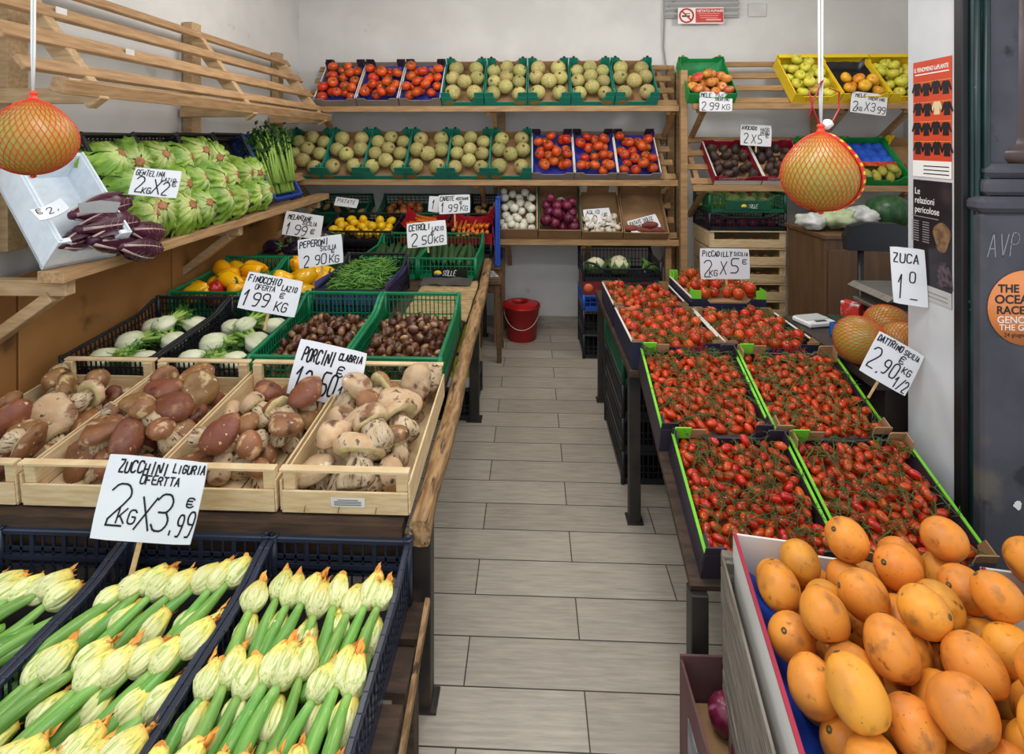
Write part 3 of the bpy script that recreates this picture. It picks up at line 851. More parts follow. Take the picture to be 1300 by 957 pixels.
# courgette with its flower: body along -z, flower along +z
ZUC = mat('courgette_skin', '79a64a', '629440', ns=22, rough=.3, vv=.16, hv=.012, stretch=(5, 5, .35), spots=('9fc070', 70, .6, .68), grad=[('Z', '8db35e', -.03, 0)])
ZFL = mat('courgette_flower', 'd6d894', 'ebe6b0', ns=40, rough=.6, stretch=(5, 5, .25), vv=.06, hv=.008, sss=.2,
          grad=[('Z', 'ecdb70', .022, .048), ('Z', 'eba544', .05, .066)], spots=('a6b95c', 46, .52, .66))
ZTIP = mat('wilted_petal_tip', 'e8a648', 'd98a38', ns=30, rough=.6, vv=.15)
def courgette(seed):
    rg = random.Random(seed); mb = MB(); fl = MB(); tp = MB()
    L = .15 + rg.uniform(-.012, .015); bd = rg.uniform(-.012, .012)
    pts = [(bd * math.sin(pi * i / 12), 0, -L * i / 12) for i in range(13)]
    rs = [.0078, .0092, .0102, .0112, .012, .0128, .0132, .0135, .0136, .0132, .0122, .0105, .0095]
    mb.tube(pts, rs, 12)
    lean = rg.uniform(-.012, .012); tw = rg.uniform(.1, .5); n = 10
    pr = [(.0078, -.002), (.0145, .002), (.021, .009), (.0245, .018), (.0245, .028), (.0215, .039), (.018, .048), (.0155, .054), (.013, .060)]
    def md(p, an, t):
        g = 1 + (.09 * math.cos(5 * (an + tw * t)) + .075 * math.cos(15 * an + 2 * t)) * math.sin(pi * min(1, t * 1.05 + .05))
        q = (1 + .1 * noise.noise((p.x * 40 + seed, p.y * 40, p.z * 20)))
        return (p.x * g * q + lean * t * t, p.y * g * q, p.z)
    fl.lathe(pr, 45, md)
    for k in range(9):
        a = 2 * pi * k / 9 + tw
        def fn(u, v, a=a, k=k):
            s = u * 2 - 1
            r = .010 + (.012 * v * math.sin(k * 2.3 + seed)) - .006 * v * v; an = a + s * .55
            return (r * math.cos(an) + lean * (1 + v * .5) + .003 * math.sin(6 * v + k), r * math.sin(an) + .002 * math.cos(5 * s + k), .050 + (.022 + .012 * math.sin(k * 1.7 + seed)) * v * (1 - .4 * abs(s)) - .010 * v * v * (k % 3))
        tp.grid(fn, 4, 6)
    return Proto('flowering_courgette', 'courgette', mb, ZUC, [('flower', fl, ZFL), ('wilted_tip', tp, ZTIP)])
P_ZUC = [courgette(k) for k in range(5)]

# porcini
PCAP = [mat('porcini_cap_tan', '94683e', '7a5032', ns=22, rough=.5, vv=.18, hv=.012, bump=.7, bs=70, contrast=.1, spots=[('c2a276', 30, .56, .66), ('4f3420', 24, .58, .7), ('dcc9a6', 80, .66, .72)]),
        mat('porcini_cap_russet', '6c3828', '804a30', ns=22, rough=.48, vv=.18, bump=.7, bs=70, contrast=.1, spots=[('9a6a44', 26, .56, .68), ('3a1c16', 24, .6, .72), ('d2b080', 75, .67, .72)]),
        mat('porcini_cap_pale', 'b08a62', 'ccb292', ns=22, rough=.55, vv=.14, bump=.7, bs=70, contrast=.1, spots=[('80583a', 22, .54, .66), ('4f3824', 44, .60, .68), ('e0d2ba', 30, .62, .7)])]
PSTEM = mat('porcini_stem', 'cbb596', 'b39873', ns=14, rough=.7, stretch=(3, 3, .7), bump=.5, bs=30, vv=.08, spots=[('7a6046', 22, .52, .62), ('3a2c20', 50, .56, .66)])
PPORE = mat('porcini_pores', 'cdbb86', 'bda874', ns=60, rough=.8, bump=.6, bs=120)
def porcino(seed, cap_r, flat, stem_l, stem_r, cm):
    rg = random.Random(seed); st = MB(); cp = MB(); po = MB()
    nz = lambda p, f, a: 1 + a * noise.noise(p * f + Vector((seed * 3.1, 1.3, seed)))
    bx, by = rg.uniform(-.012, .012), rg.uniform(-.01, .01)
    def off(z): q = (z / stem_l) ** 2; return bx * q, by * q
    pr = [(stem_r * .55, -stem_l), (stem_r * .95, -stem_l * .97), (stem_r * 1.12, -stem_l * .8), (stem_r * 1.1, -stem_l * .6), (stem_r * .9, -stem_l * .4), (stem_r * .74, -stem_l * .2), (stem_r * .7, 0), (stem_r * .62, .006)]
    def ms(p, an, t):
        o = off(p.z); q = p * nz(p, 24, .26) * nz(p, 70, .08); return (q.x + o[0], q.y + o[1], p.z)
    st.lathe(pr, 24, ms)
    h = cap_r * flat
    prof = [(cap_r * .96, -.004), (cap_r, .004)] + [(cap_r * math.cos(pi / 2 * k / 8), .006 + h * math.sin(pi / 2 * k / 8)) for k in range(1, 8)] + [(.0005, .006 + h)]
    prof = [(a, b) for (a, b) in prof]
    tx, ty = rg.uniform(-.15, .15), rg.uniform(-.15, .15)
    def mc(p, an, t):
        q = p * nz(p, 17, .2) * nz(p, 48, .07); w = 1 + .07 * math.cos(2 * an + seed) + .04 * math.cos(3 * an + 2 * seed)
        dent = -.35 * h * math.exp(-((p.x - tx * cap_r * 3) ** 2 + (p.y - ty * cap_r * 3) ** 2) / (cap_r * .45) ** 2) * (seed % 3 == 0)
        return (q.x * w, q.y * w, q.z + dent * (p.z > h * .5) + tx * p.x + ty * p.y)
    cp.lathe(prof, 40, mc, cap=False)
    pr2 = [(stem_r * .6, .0), (cap_r * .45, -.005), (cap_r * .8, -.010), (cap_r * .965, -.004)]
    po.lathe(pr2, 40, mc, cap=False)
    return Proto('porcini_mushroom', 'mushroom', cp, PCAP[cm], [('stem', st, PSTEM), ('pores', po, PPORE)])
P_POR = {0: [porcino(1, .043, .55, .06, .022, 0), porcino(2, .036, .75, .07, .026, 0), porcino(3, .05, .42, .055, .024, 0), porcino(4, .03, .85, .07, .024, 0)],
         1: [porcino(5, .045, .55, .055, .022, 1), porcino(6, .037, .7, .065, .024, 1), porcino(7, .05, .45, .05, .022, 1)],
         2: [porcino(8, .05, .5, .065, .03, 2), porcino(9, .042, .75, .08, .034, 2), porcino(12, .035, .9, .075, .034, 2)]}

# pomelo in red net
POMS = mat('pomelo_rind', 'b0853a', '93903c', ns=8, rough=.35, bump=.15, bs=60, vv=.04)
POMN = mat('red_net', 'e0401f', 'd23a1a', ns=20, rough=.35)
def pomelo_parts(Rr, tail=.0, nn=18):
    """body + net + knots; origin at the centre"""
    def prof(t):
        r, z = Rr * math.sin(pi * t), -Rr * math.cos(pi * t)
        k = smooth01((t - .55) / .45)
        return r * (1 - .12 * k), z * (1 + .18 * k)
    body = MB(); body.lathe([(max(1e-5, prof(i / 20)[0]), prof(i / 20)[1]) for i in range(21)], 30, cap=False)
    net = MB(); m = 26
    for sg in (-1, 1):
        for k in range(nn):
            pts = []
            for i in range(m + 1):
                t = .015 + .97 * i / m; r, z = prof(t); a = 2 * pi * k / nn + sg * 1.5 * (t - .5)
                pts.append(((r + .0012) * math.cos(a), (r + .0012) * math.sin(a), z * 1.006))
            net.tube(pts, .00065, 3, cap=False)
    kn = MB()
    zt = prof(1)[1]; zb = prof(0)[1]
    kn.lathe([(.004, zt - .004), (.014, zt - .003), (.008, zt + .006), (.007, zt + .012), (.0105, zt + .016), (.006, zt + .021), (.002, zt + .022)], 10)
    kn.lathe([(.003, zb - .008), (.007, zb - .005), (.006, zb), (.01, zb + .003)], 8)
    return body, net, kn, zt
# ---------------------------------------------------------------- the room
def node_floor():
    m = bpy.data.materials.new('wood_look_floor_tiles'); m.use_nodes = True
    nt = m.node_tree; N, L = nt.nodes, nt.links; b = N['Principled BSDF']; b.inputs['Roughness'].default_value = .45
    tc = N.new('ShaderNodeTexCoord'); mp = N.new('ShaderNodeMapping'); mp.inputs['Location'].default_value = (.2095, -2.087 + .163 * 20, 0)
    br = N.new('ShaderNodeTexBrick'); br.offset = .5; br.offset_frequency = 2
    br.inputs['Scale'].default_value = 1; br.inputs['Brick Width'].default_value = .741; br.inputs['Row Height'].default_value = .163
    br.inputs['Mortar Size'].default_value = .0022; br.inputs['Mortar Smooth'].default_value = .1; br.inputs['Bias'].default_value = 0
    br.inputs['Color1'].default_value = lin('b6ac9d'); br.inputs['Color2'].default_value = lin('a69c8d'); br.inputs['Mortar'].default_value = lin('3a3229')
    L.new(tc.outputs['Object'], mp.inputs[0]); L.new(mp.outputs[0], br.inputs['Vector'])
    m2 = N.new('ShaderNodeMapping'); m2.inputs['Scale'].default_value = (3, 40, 1); L.new(tc.outputs['Object'], m2.inputs[0])
    nz = N.new('ShaderNodeTexNoise'); nz.inputs['Scale'].default_value = 2.2; nz.inputs['Detail'].default_value = 8; nz.inputs['Roughness'].default_value = .65; L.new(m2.outputs[0], nz.inputs[0])
    cr = N.new('ShaderNodeMapRange'); cr.inputs[1].default_value = .3; cr.inputs[2].default_value = .7; cr.inputs[3].default_value = .74; cr.inputs[4].default_value = 1.16; L.new(nz.outputs[0], cr.inputs[0])
    n3 = N.new('ShaderNodeTexNoise'); n3.inputs['Scale'].default_value = 1.3; n3.inputs['Detail'].default_value = 5; L.new(tc.outputs['Object'], n3.inputs[0])
    c3 = N.new('ShaderNodeMapRange'); c3.inputs[1].default_value = .3; c3.inputs[2].default_value = .7; c3.inputs[3].default_value = .86; c3.inputs[4].default_value = 1.08; L.new(n3.outputs[0], c3.inputs[0])
    mu = N.new('ShaderNodeMath'); mu.operation = 'MULTIPLY'; L.new(cr.outputs[0], mu.inputs[0]); L.new(c3.outputs[0], mu.inputs[1])
    mx = N.new('ShaderNodeVectorMath'); mx.operation = 'SCALE'; L.new(br.outputs['Color'], mx.inputs[0]); L.new(mu.outputs[0], mx.inputs['Scale'])
    L.new(mx.outputs[0], b.inputs['Base Color'])
    bp = N.new('ShaderNodeBump'); bp.inputs['Strength'].default_value = .25; bp.inputs['Distance'].default_value = .002; L.new(cr.outputs[0], bp.inputs['Height']); L.new(bp.outputs[0], b.inputs['Normal'])
    return m

PLASTER = mat('white_plaster', 'd8d6d3', 'cdcbc8', ns=2.5, rough=.85, bump=.12, bs=7, spots=('a9a49c', 3.2, .66, .78))
PAINT = mat('white_jamb_paint', 'cfd0d2', 'bfc1c4', ns=3, rough=.7, spots=('9b9a98', 5, .66, .75), bump=.1, bs=10)
BASEB = mat('grey_tile_skirting', 'a59d8f', '938b7d', ns=5, rough=.5, stretch=(1, 1, 8))
GREENPAINT = mat('dark_green_door_paint', '16302f', '0f2424', ns=7, rough=.35, bump=.1, spots=('5a6a68', 30, .7, .74))
BLACKEDGE = mat('black_door_edge', '141213', '1d1a1a', ns=6, rough=.5)
STONE = mat('dark_slate_stone', '3f3f46', '4c4b52', ns=6, rough=.75, bump=.5, bs=18, spots=[('625b52', 5, .6, .75), ('2a2a30', 9, .6, .7)])
MARB = mat('brown_marble_shaft', '54403b', '443330', ns=4, rough=.3, stretch=(3, 3, .6), spots=('6f5d55', 5, .64, .74))

XL, XR, YB, ZC = -2.16, 3.3, 4.75, 3.06
f = MB(); f.box(((XL + XR) / 2, 1.6, -.05), (XR - XL + 3, 7.4, .1)); struct('floor', f, node_floor())
f = MB(); f.box(((XL + XR) / 2, YB + .1, 1.53), (XR - XL + .4, .2, 3.3)); struct('wall_back', f, PLASTER)
f = MB(); f.box((XL - .1, 3.2, 1.53), (.2, 3.3, 3.3)); struct('wall_left', f, PLASTER)
f = MB(); f.box((XR + .1, 3.2, 1.53), (.2, 3.3, 3.3)); struct('wall_right', f, PLASTER)
f = MB(); f.box(((XL + XR) / 2, 3.2, ZC + .06), (XR - XL + .4, 3.3, .12)); struct('ceiling', f, PLASTER)
f = MB(); f.box(((XL + XR) / 2, YB - .006, .047), (XR - XL, .012, .094), ch=.002); struct('baseboard_back', f, BASEB)
f = MB(); f.box((1.50, 1.827, 1.53), (.28, .21, 3.06)); struct('wall_front', f, PAINT)
f = MB(); f.box((.57, 1.45, 2.95), (5.4, .55, .3)); struct('ceiling_lintel', f, PLASTER)
f = MB()
f.box((1.363, 1.704, 1.5), (.022, .034, 3.0), ch=.003)
struct('trim_1', f, BLACKEDGE)
f = MB()
f.box((1.400, 1.695, 1.5), (.052, .04, 3.0), ch=.006)
f.tube([(1.386, 1.673, 0), (1.386, 1.673, 3.0)], .008, 10); f.tube([(1.412, 1.671, 0), (1.412, 1.671, 3.0)], .011, 10)
struct('door_1', f, GREENPAINT)
f = MB()
f.box((1.83, 1.742, 1.5), (.80, .12, 3.0), ch=.004)
struct('wall_front_pilaster', f, STONE)
f = MB(); f.box((1.79, 1.705, .73), (.824, .12, 1.46), ch=.008)
f.box((1.79, 1.70, 1.487), (.85, .135, .05), ch=.016); f.box((1.795, 1.702, 1.54), (.81, .12, .05), ch=.012); f.box((1.80, 1.704, 1.59), (.80, .12, .045), ch=.018)
struct('trim_2', f, STONE)
f = MB()
pr = [(.335, 1.61), (.345, 1.625), (.348, 1.64), (.342, 1.655), (.318, 1.67), (.312, 1.70), (.306, 3.0)]
f.lathe(pr, 48, M=T(1.765, 1.80, 0) @ S(1, .62, 1)); struct('trim_3', f, MARB)

# vent grille, switch box and cable on the back wall
VENT = mat('white_vent_metal', 'c9c8c6', 'bdbcba', ns=4, rough=.5)
t = thing('vent_grille', 'pale slatted vent grille high on the back wall above no smoking sign', 'vent', T(1.52, 4.70, 2.93))
f = MB(); f.box((0, .03, 0), (.66, .02, .28)); put('backing', f, mat('vent_shadow_grey', '9a9a9a', rough=.8), t)
for k in range(6):
    f = MB(); f.bar((-.33, 0, -.11 + .045 * k), (.33, 0, -.11 + .045 * k), .03, .006, up=(0, .5, 1)); put('slat', f, VENT, t)
f = MB(); f.tube([atY(858, 0, 4.72), atY(850, 6, 4.72), atY(843, 22, 4.72), atY(842, 60, 4.73), atY(848, 110, 4.73), atY(846, 180, 4.73), atY(849, 260, 4.73)], .007, 6)
tag(put('wall_cable', f, mat('grey_cable', '8f8e8c', rough=.6)), 'grey cable running down the back wall between the two racks', 'cable')
t = thing('junction_box', 'small white cover plate on wall right of the no smoking sign', 'cover plate', T(2.02, 4.745, 2.86))
f = MB(); f.box((0, -.006, 0), (.16, .012, .12), ch=.004); put('cover', f, VENT, t)

def printed(txt, size, M, material, parent, name='lettering', align='LEFT', bold=0.0, sx=1.0):
    c = bpy.data.curves.new(name, 'FONT'); c.body = txt; c.size = size; c.align_x = align; c.offset = bold
    c.materials.append(material); c.extrude = .0002
    o = bpy.data.objects.new(name, c); COL.objects.link(o)
    bpy.context.view_layer.update()
    me = bpy.data.meshes.new_from_object(o.evaluated_get(bpy.context.evaluated_depsgraph_get()))
    bpy.data.objects.remove(o); bpy.data.curves.remove(c)
    if not me.materials: me.materials.append(material)
    o = bpy.data.objects.new(name, me); COL.objects.link(o); o.parent = parent; o.matrix_local = M @ S(sx, 1, 1)
    return o

RX90 = RX(pi / 2)
SRED = mat('sign_red', 'c02a22', rough=.4)
t = thing('no_smoking_sign', 'red and white VIETATO FUMARE no smoking sign on vent grille', 'sign', T(*atY(890, 19.5, 4.66)) @ RZ(.0))
f = MB(); f.box((0, .01, 0), (.40, .006, .145), ch=.002); put('panel', f, WHITE_INK, t)
f = MB(); f.box((.075, .006, 0), (.24, .003, .125)); put('red_field', f, SRED, t)
f = MB(); f.lathe([(.052, 0), (.052, .003), (.066, .003), (.066, 0), (.052, 0)], 32, M=T(-.125, .007, 0) @ RX90, cap=False)
f.box((0, 0, 0), (.11, .003, .013), T(-.125, .0055, 0) @ RY(pi / 4)); put('prohibition_ring', f, SRED, t)
f = MB(); f.box((-.13, .0065, -.004), (.07, .002, .014)); f.box((-.115, .0065, .018), (.04, .002, .007)); put('cigarette', f, INK, t)
printed('VIETATO FUMARE', .031, T(-.037, .003, .03) @ RX90, WHITE_INK, t, bold=.0006, sx=.93)
f = MB()
for k in range(3): f.box((.07, .0035, .016 - k * .018), (.19 - .02 * k, .001, .005))
f.box((.11, .0035, -.038), (.13, .001, .014)); put('small_print', f, mat('pale_red_print', 'e0a59c', rough=.5), t)

# posters on the white jamb (face x = 1.375, seen from the left)
def jamb(Y, z): return T(1.3585, Y, z) @ RZ(-pi / 2) @ RX90   # local x towards the street, y up
PO1 = mat('poster_orange_red', 'd04a2c', 'c4432a', ns=6, rough=.4)
def zat(v, Y): return EYE - (v - V0) * Y / F_PX
Ya, Yb = 1.905, 1.735
t = thing('poster', 'orange-red poster with rows of black shirts, pasted at top of white jamb', 'poster', jamb((Ya + Yb) / 2, 0))
pw = Ya - Yb; zt_, zb_ = zat(83, Ya), zat(222, Ya)
f = MB(); f.box((0, (zt_ + zb_) / 2, -.0005), (pw, zt_ - zb_, .0015)); put('sheet', f, PO1, t)
f = MB(); f.box((0, zb_ + .028, .0006), (pw, .056, .0008)); put('white_footer', f, WHITE_INK, t)
def shirt(cx, cy, s):
    return [(cx + s * a, cy + s * b) for a, b in ((-.5, -.9), (.5, -.9), (.42, .1), (.75, -.5), (.95, -.4), (.6, .65), (.22, .85), (.12, .75), (-.12, .75), (-.22, .85), (-.6, .65), (-.95, -.4), (-.75, -.5), (-.42, .1))]
rows = [(zt_ - .095, 4), (zt_ - .165, 4), (zt_ - .232, 4), (zt_ - .30, 4)]
fb, fp_, ln = MB(), MB(), MB()
for ri, (zz, n) in enumerate(rows):
    for k in range(n):
        cx = -pw / 2 + pw * (k + .45 + .12 * (ri % 2)) / n
        (fp_ if (ri == 1 and k == 2) else fb).plate(shirt(cx, zz - .004 * ((k % 2)), .026), (0, 0, .0006), (1, 0, 0), (0, 1, 0), .0006)
    ln.bar((-pw / 2, zz + .021, .0008), (pw / 2, zz + .021, .0008), .0015, .0004)
put('black_shirts', fb, INK, t); put('pale_shirt', fp_, mat('poster_beige', 'd9c49a', rough=.5), t); put('washing_lines', ln, mat('poster_yellow', 'e0b050', rough=.5), t)
printed('IL FENOMENO LaPLANTE', .0205, T(-pw / 2 + .006, zt_ - .036, .0008), WHITE_INK, t, bold=.0004, sx=.66)
f = MB(); f.box((0, zt_ - .046, .0008), (pw - .02, .004, .0005)); put('subtitle', f, WHITE_INK, t)
f = MB()
for k in range(3): f.box((.02, zb_ + .012 + .013 * k, .0013), (pw - .06, .0035, .0004))
put('small_print', f, INK, t)
PO2 = mat('poster_black', '1f1a20', '2b232a', ns=5, rough=.35, spots=('4a3a3a', 3, .6, .75))
t = thing('poster', 'black theatre poster titled Le relazioni pericolose, below the orange-red poster', 'poster', jamb((Ya + Yb) / 2, 0))
z2t, z2b = zat(226, Ya), zat(368, Ya)
f = MB(); f.box((0, (z2t + z2b) / 2, -.0005), (pw, z2t - z2b, .0015)); put('sheet', f, PO2, t)
f = MB(); f.box((0, z2b + .025, .0006), (pw, .05, .0008)); put('white_footer', f, mat('poster_grey', 'b9b6b4', rough=.5), t)
for k, wd in enumerate(('Le', 'relazioni', 'pericolose')):
    printed(wd, .033, T(-pw / 2 + .008, z2t - .05 - .032 * k, .0008), WHITE_INK, t, sx=.8)
f = MB(); f.box((-.03, z2t - .128, .0008), (.12, .003, .0005))
for k in range(9): f.box((-.075, z2t - .145 - .0085 * k, .0008), (.035, .003, .0005)); f.box((-.025, z2t - .145 - .0085 * k, .0008), (.03, .003, .0005))
for k in range(2): f.box((.02, z2b + .015 + .014 * k, .0013), (pw - .07, .004, .0004))
put('small_print', f, mat('poster_pale_print', '8f8a88', rough=.5), t)
f = MB(); f.plate([(.0 + .035 * math.cos(a) * (1 + .2 * math.sin(3 * a)), .05 * math.sin(a)) for a in [2 * pi * k / 20 for k in range(20)]], (.045, z2t - .185, .0005), (1, 0, 0), (0, 1, 0), .0006)
put('smoke_figure', f, mat('poster_smoke_brown', '8a6a4a', '5f4836', ns=40, rough=.5), t)
f = MB(); f.plate([(-.03, 0), (.035, 0), (.03, .05), (.012, .085), (-.012, .085), (-.028, .05)], (.055, z2b + .06, .0005), (1, 0, 0), (0, 1, 0), .0007)
put('standing_figure', f, mat('poster_figure', '5b4a52', '1b171c', ns=60, rough=.5), t)

# stickers on the stone
STO = mat('sticker_orange', 'e08a4e', 'd67f44', ns=8, rough=.4)
def on_stone(u, v, Y): return T(*atY(u, v, Y)) @ RX90
t = thing('sticker', 'round orange THE OCEAN RACE sticker on dark stone plinth', 'sticker', on_stone(1303, 391, 1.643))
f = MB(); f.lathe([(.115, 0), (.115, .0012), (.001, .0012)], 40); put('disc', f, STO, t)
printed('THE', .034, T(-.085, .048, .002), INK, t, bold=.0008); printed('OCEAN', .037, T(-.095, .014, .002), INK, t, bold=.0008); printed('RACE', .034, T(-.09, -.018, .002), INK, t, bold=.0008)
printed('GENOVA', .030, T(-.088, -.046, .002), WHITE_INK, t); printed('THE GRAND', .026, T(-.082, -.068, .002), WHITE_INK, t); printed('24 giugno - ', .018, T(-.068, -.088, .002), INK, t)
def blob(u, v, Y, r, m, pn, seed, par):
    rg = random.Random(seed)
    p = [(r * (.7 + .5 * rg.random()) * math.cos(a), r * 1.25 * (.7 + .5 * rg.random()) * math.sin(a)) for a in [2 * pi * k / 18 for k in range(18)]]
    f = MB(); f.plate(p, (0, 0, 0), (1, 0, 0), (0, 1, 0), .001); return put(pn, f, m, par)
PNK = mat('sticker_purple_print', '9a5aa0', 'c77ab8', ns=60, rough=.5)
for (u, v, lb, sd) in ((1281, 153, 'torn white and pink sticker low on brown marble shaft', 1), (1299, 92, 'torn green and white sticker higher up on brown marble shaft', 2)):
    p = atY(u, v, 1.6); Yc = 1.80 - .62 * math.sqrt(max(.0, .31 ** 2 - (p.x - 1.765) ** 2)) - .003
    p = atY(u, v, Yc)
    dx = (p.x - 1.765) / .31
    t = thing('sticker', lb, 'sticker', T(p.x, Yc, p.z) @ RZ(-math.atan2(-dx * .62, math.sqrt(max(.02, 1 - dx * dx)))*1.0) @ RX90)
    blob(0, 0, 0, .03 + .012 * (sd == 2), WHITE_INK, 'torn_paper', sd, t)
    o = blob(0, 0, 0, .018 + .006 * (sd == 2), PNK, 'print', sd + 5, t); o.location = (.0, 0, .001)
    if sd == 2: o = blob(0, 0, 0, .02, mat('sticker_green', '4aa050', rough=.5), 'green_patch', 9, t); o.location = (.005, .042, .001)
t = thing('graffiti', 'scratched AVP graffiti on dark stone above the orange sticker', 'graffiti', on_stone(1254, 326, 1.644))
f = MB(); write(f, 'AVP', 0, 0, .075, .10, .003, random.Random(3)); put('scratches', f, mat('chalk_scratch', '8c8f90', rough=.9), t)
t = thing('sticker', 'small torn white paper scrap on stone plinth below the orange sticker', 'sticker', on_stone(1292, 641, 1.643))
blob(0, 0, 0, .012, WHITE_INK, 'torn_paper', 21, t)

# ---------------------------------------------------------------- racks and tables
def rack_bar(root, nm, p0, p1, w, h, up=(0, 0, 1), m=SHELF_WOOD):
    f = MB(); f.bar(p0, p1, w, h, up=up, ch=.003); return put(nm, f, m, root)

# back wall rack
rk = thing('wooden_rack', 'long pine rack on back wall holding melon and tomato cartons', 'shelf rack', T(0, 4.3, 0))
def B(x, y, z): return (x, y - 4.3, z)
def slat_tier(rk, fn, x0, x1, yf, z, th=R(48), n=4, L=.5, xb=None, bw=.07):
    rack_bar(rk, 'front_board', fn(x0, yf - .012, z - .024), fn(x1, yf - .012, z - .024), .03, .048)
    c, s = math.cos(th), math.sin(th)
    for k in range(n):
        d = .05 + (L - .05) * k / (n - 1)
        rack_bar(rk, 'slat', fn(x0, yf + d * c + .012, z + d * s - .012), fn(x1, yf + d * c + .012, z + d * s - .012), .06, .016, up=(0, -s, c))
    for x in (xb or (x0 + .1, (x0 + x1) / 2, x1 - .08)):
        rack_bar(rk, 'bracket', fn(x, yf + .0, z - .06), fn(x, yf + L * c + .04, z + L * s - .045), .04, .05, up=(0, -s, c))
        rack_bar(rk, 'brace', fn(x + .045, yf + .03, z - .045), fn(x + .045, min(YB - .01, yf + .42), z - .3), .035, .045, up=(0, 1, 0))
slat_tier(rk, B, -1.92, 1.20, 4.3, 1.976)
slat_tier(rk, B, -2.12, 1.19, 4.3, 1.367)
slat_tier(rk, B, -.34, 1.20, 4.3, .879)
for x in (-.27, 1.235):
    rack_bar(rk, 'post', B(x, 4.69, .0), B(x, 4.69, 2.36 if x > 0 else 2.0), .06, .05, up=(0, 1, 0))
rack_bar(rk, 'front_post', B(1.232, 4.27, .0), B(1.232, 4.27, 2.26), .055, .045, up=(0, 1, 0))
rack_bar(rk, 'front_post', B(-.29, 4.36, .0), B(-.29, 4.36, .86), .05, .045, up=(0, 1, 0))
rack_bar(rk, 'front_post', B(1.13, 4.36, .0), B(1.13, 4.36, .86), .05, .045, up=(0, 1, 0))

rk = thing('wooden_rack', 'shorter pine rack on back wall holding apple and avocado cartons', 'shelf rack', T(1.3, 4.2, 0))
def B2(x, y, z): return (x - 1.3, y - 4.2, z)
slat_tier(rk, B2, 1.28, 3.0, 4.2, 1.985, xb=(1.34, 2.45, 2.95))
slat_tier(rk, B2, 1.28, 3.0, 4.2, 1.336, xb=(1.34, 2.45, 2.95))
for x in (1.31, 2.5): rack_bar(rk, 'post', B2(x, 4.7, .0), B2(x, 4.7, 2.3), .05, .05, up=(0, 1, 0))

# left wall rack
rk = thing('wooden_rack', 'empty pine slat rack on left wall above the lettuce shelf', 'shelf rack', T(-1.9, 3.0, 0))
def B3(x, y, z): return (x + 1.9, y - 3.0, z)
W3 = WOODY
th = R(51); nrm = (math.sin(th), 0, math.cos(th))
for (x, z, w_) in ((-2.03, 2.33, .06), (-1.93, 2.2, .07), (-1.84, 2.075, .075), (-1.76, 1.955, .06)):
    rack_bar(rk, 'slat', B3(x, 1.72, z), B3(x, 4.26, z), w_, .022, up=nrm, m=W3)
rack_bar(rk, 'front_board', B3(-1.70, 1.80, 1.885), B3(-1.70, 4.3, 1.885), .055, .055, up=(.3, 0, 1), m=W3)
for y in (1.98, 3.1, 4.18):
    rack_bar(rk, 'bracket', B3(-2.06, y, 2.33), B3(-1.70, y, 1.83), .045, .07, up=nrm, m=WOOD)
    rack_bar(rk, 'arm', B3(-2.14, y, 1.86), B3(-1.72, y, 1.86), .04, .06, m=WOOD)
for y in (2.04, 3.17, 4.26):
    rack_bar(rk, 'post', B3(-2.12, y, 1.24), B3(-2.12, y, 2.42), .09, .06, up=(1, 0, 0), m=WOOD)
f = MB()
for (y, x, z) in ((2.05, -1.93, 2.2), (2.3, -1.84, 2.075), (1.86, -1.70, 1.885)):
    f.box(B3(x + .012, y, z + .012), (.003, .05, .03), None)
put('paper_tags', f, WHITE_CARD, rk)

rk = thing('wooden_shelf', 'sloping wooden shelf on left wall carrying lettuce crates and white foam box', 'shelf', T(-1.8, 3.0, 1.2))
def B4(x, y, z): return (x + 1.8, y - 3.0, z - 1.2)
rack_bar(rk, 'front_board', B4(-1.755, 1.83, 1.185), B4(-1.755, 4.32, 1.225), .10, .045, m=W3)
for (x, z) in ((-1.90, 1.36), (-1.98, 1.5), (-2.06, 1.65)):
    rack_bar(rk, 'slat', B4(x - .02, 2.2, z + .005), B4(x - .02, 4.3, z + .03), .07, .02, up=(math.sin(R(62)), 0, math.cos(R(62))), m=W3)
for y in (1.9, 3.05, 4.2):
    zz = .04 * (y - 1.83) / 2.5
    rack_bar(rk, 'bracket', B4(-2.14, y, 1.13 + zz), B4(-1.74, y, 1.13 + zz), .045, .06, m=WOOD)
    rack_bar(rk, 'brace', B4(-2.14, y, .86), B4(-1.80, y, 1.10 + zz), .045, .06, up=(0, 1, 0), m=WOOD)
    rack_bar(rk, 'upright', B4(-2.13, y, 1.16 + zz), B4(-2.13, y, 1.74), .045, .04, up=(1, 0, 0), m=WOOD)

# brown boards behind the left counter
for k, (y0, y1, lb) in enumerate(((1.2, 2.02, 'brown fibreboard panel nearest the street, under the white foam box'), (2.03, 2.92, 'middle brown fibreboard panel under the first lettuce crates'), (2.93, 4.3, 'far brown fibreboard panel under the celery end of shelf'))):
    f = MB(); f.box((-2.085, (y0 + y1) / 2, .57), (.018, y1 - y0, 1.13), ch=.002)
    tag(put('fibreboard_panel', f, BROWN_BOARD), lb, 'panel')

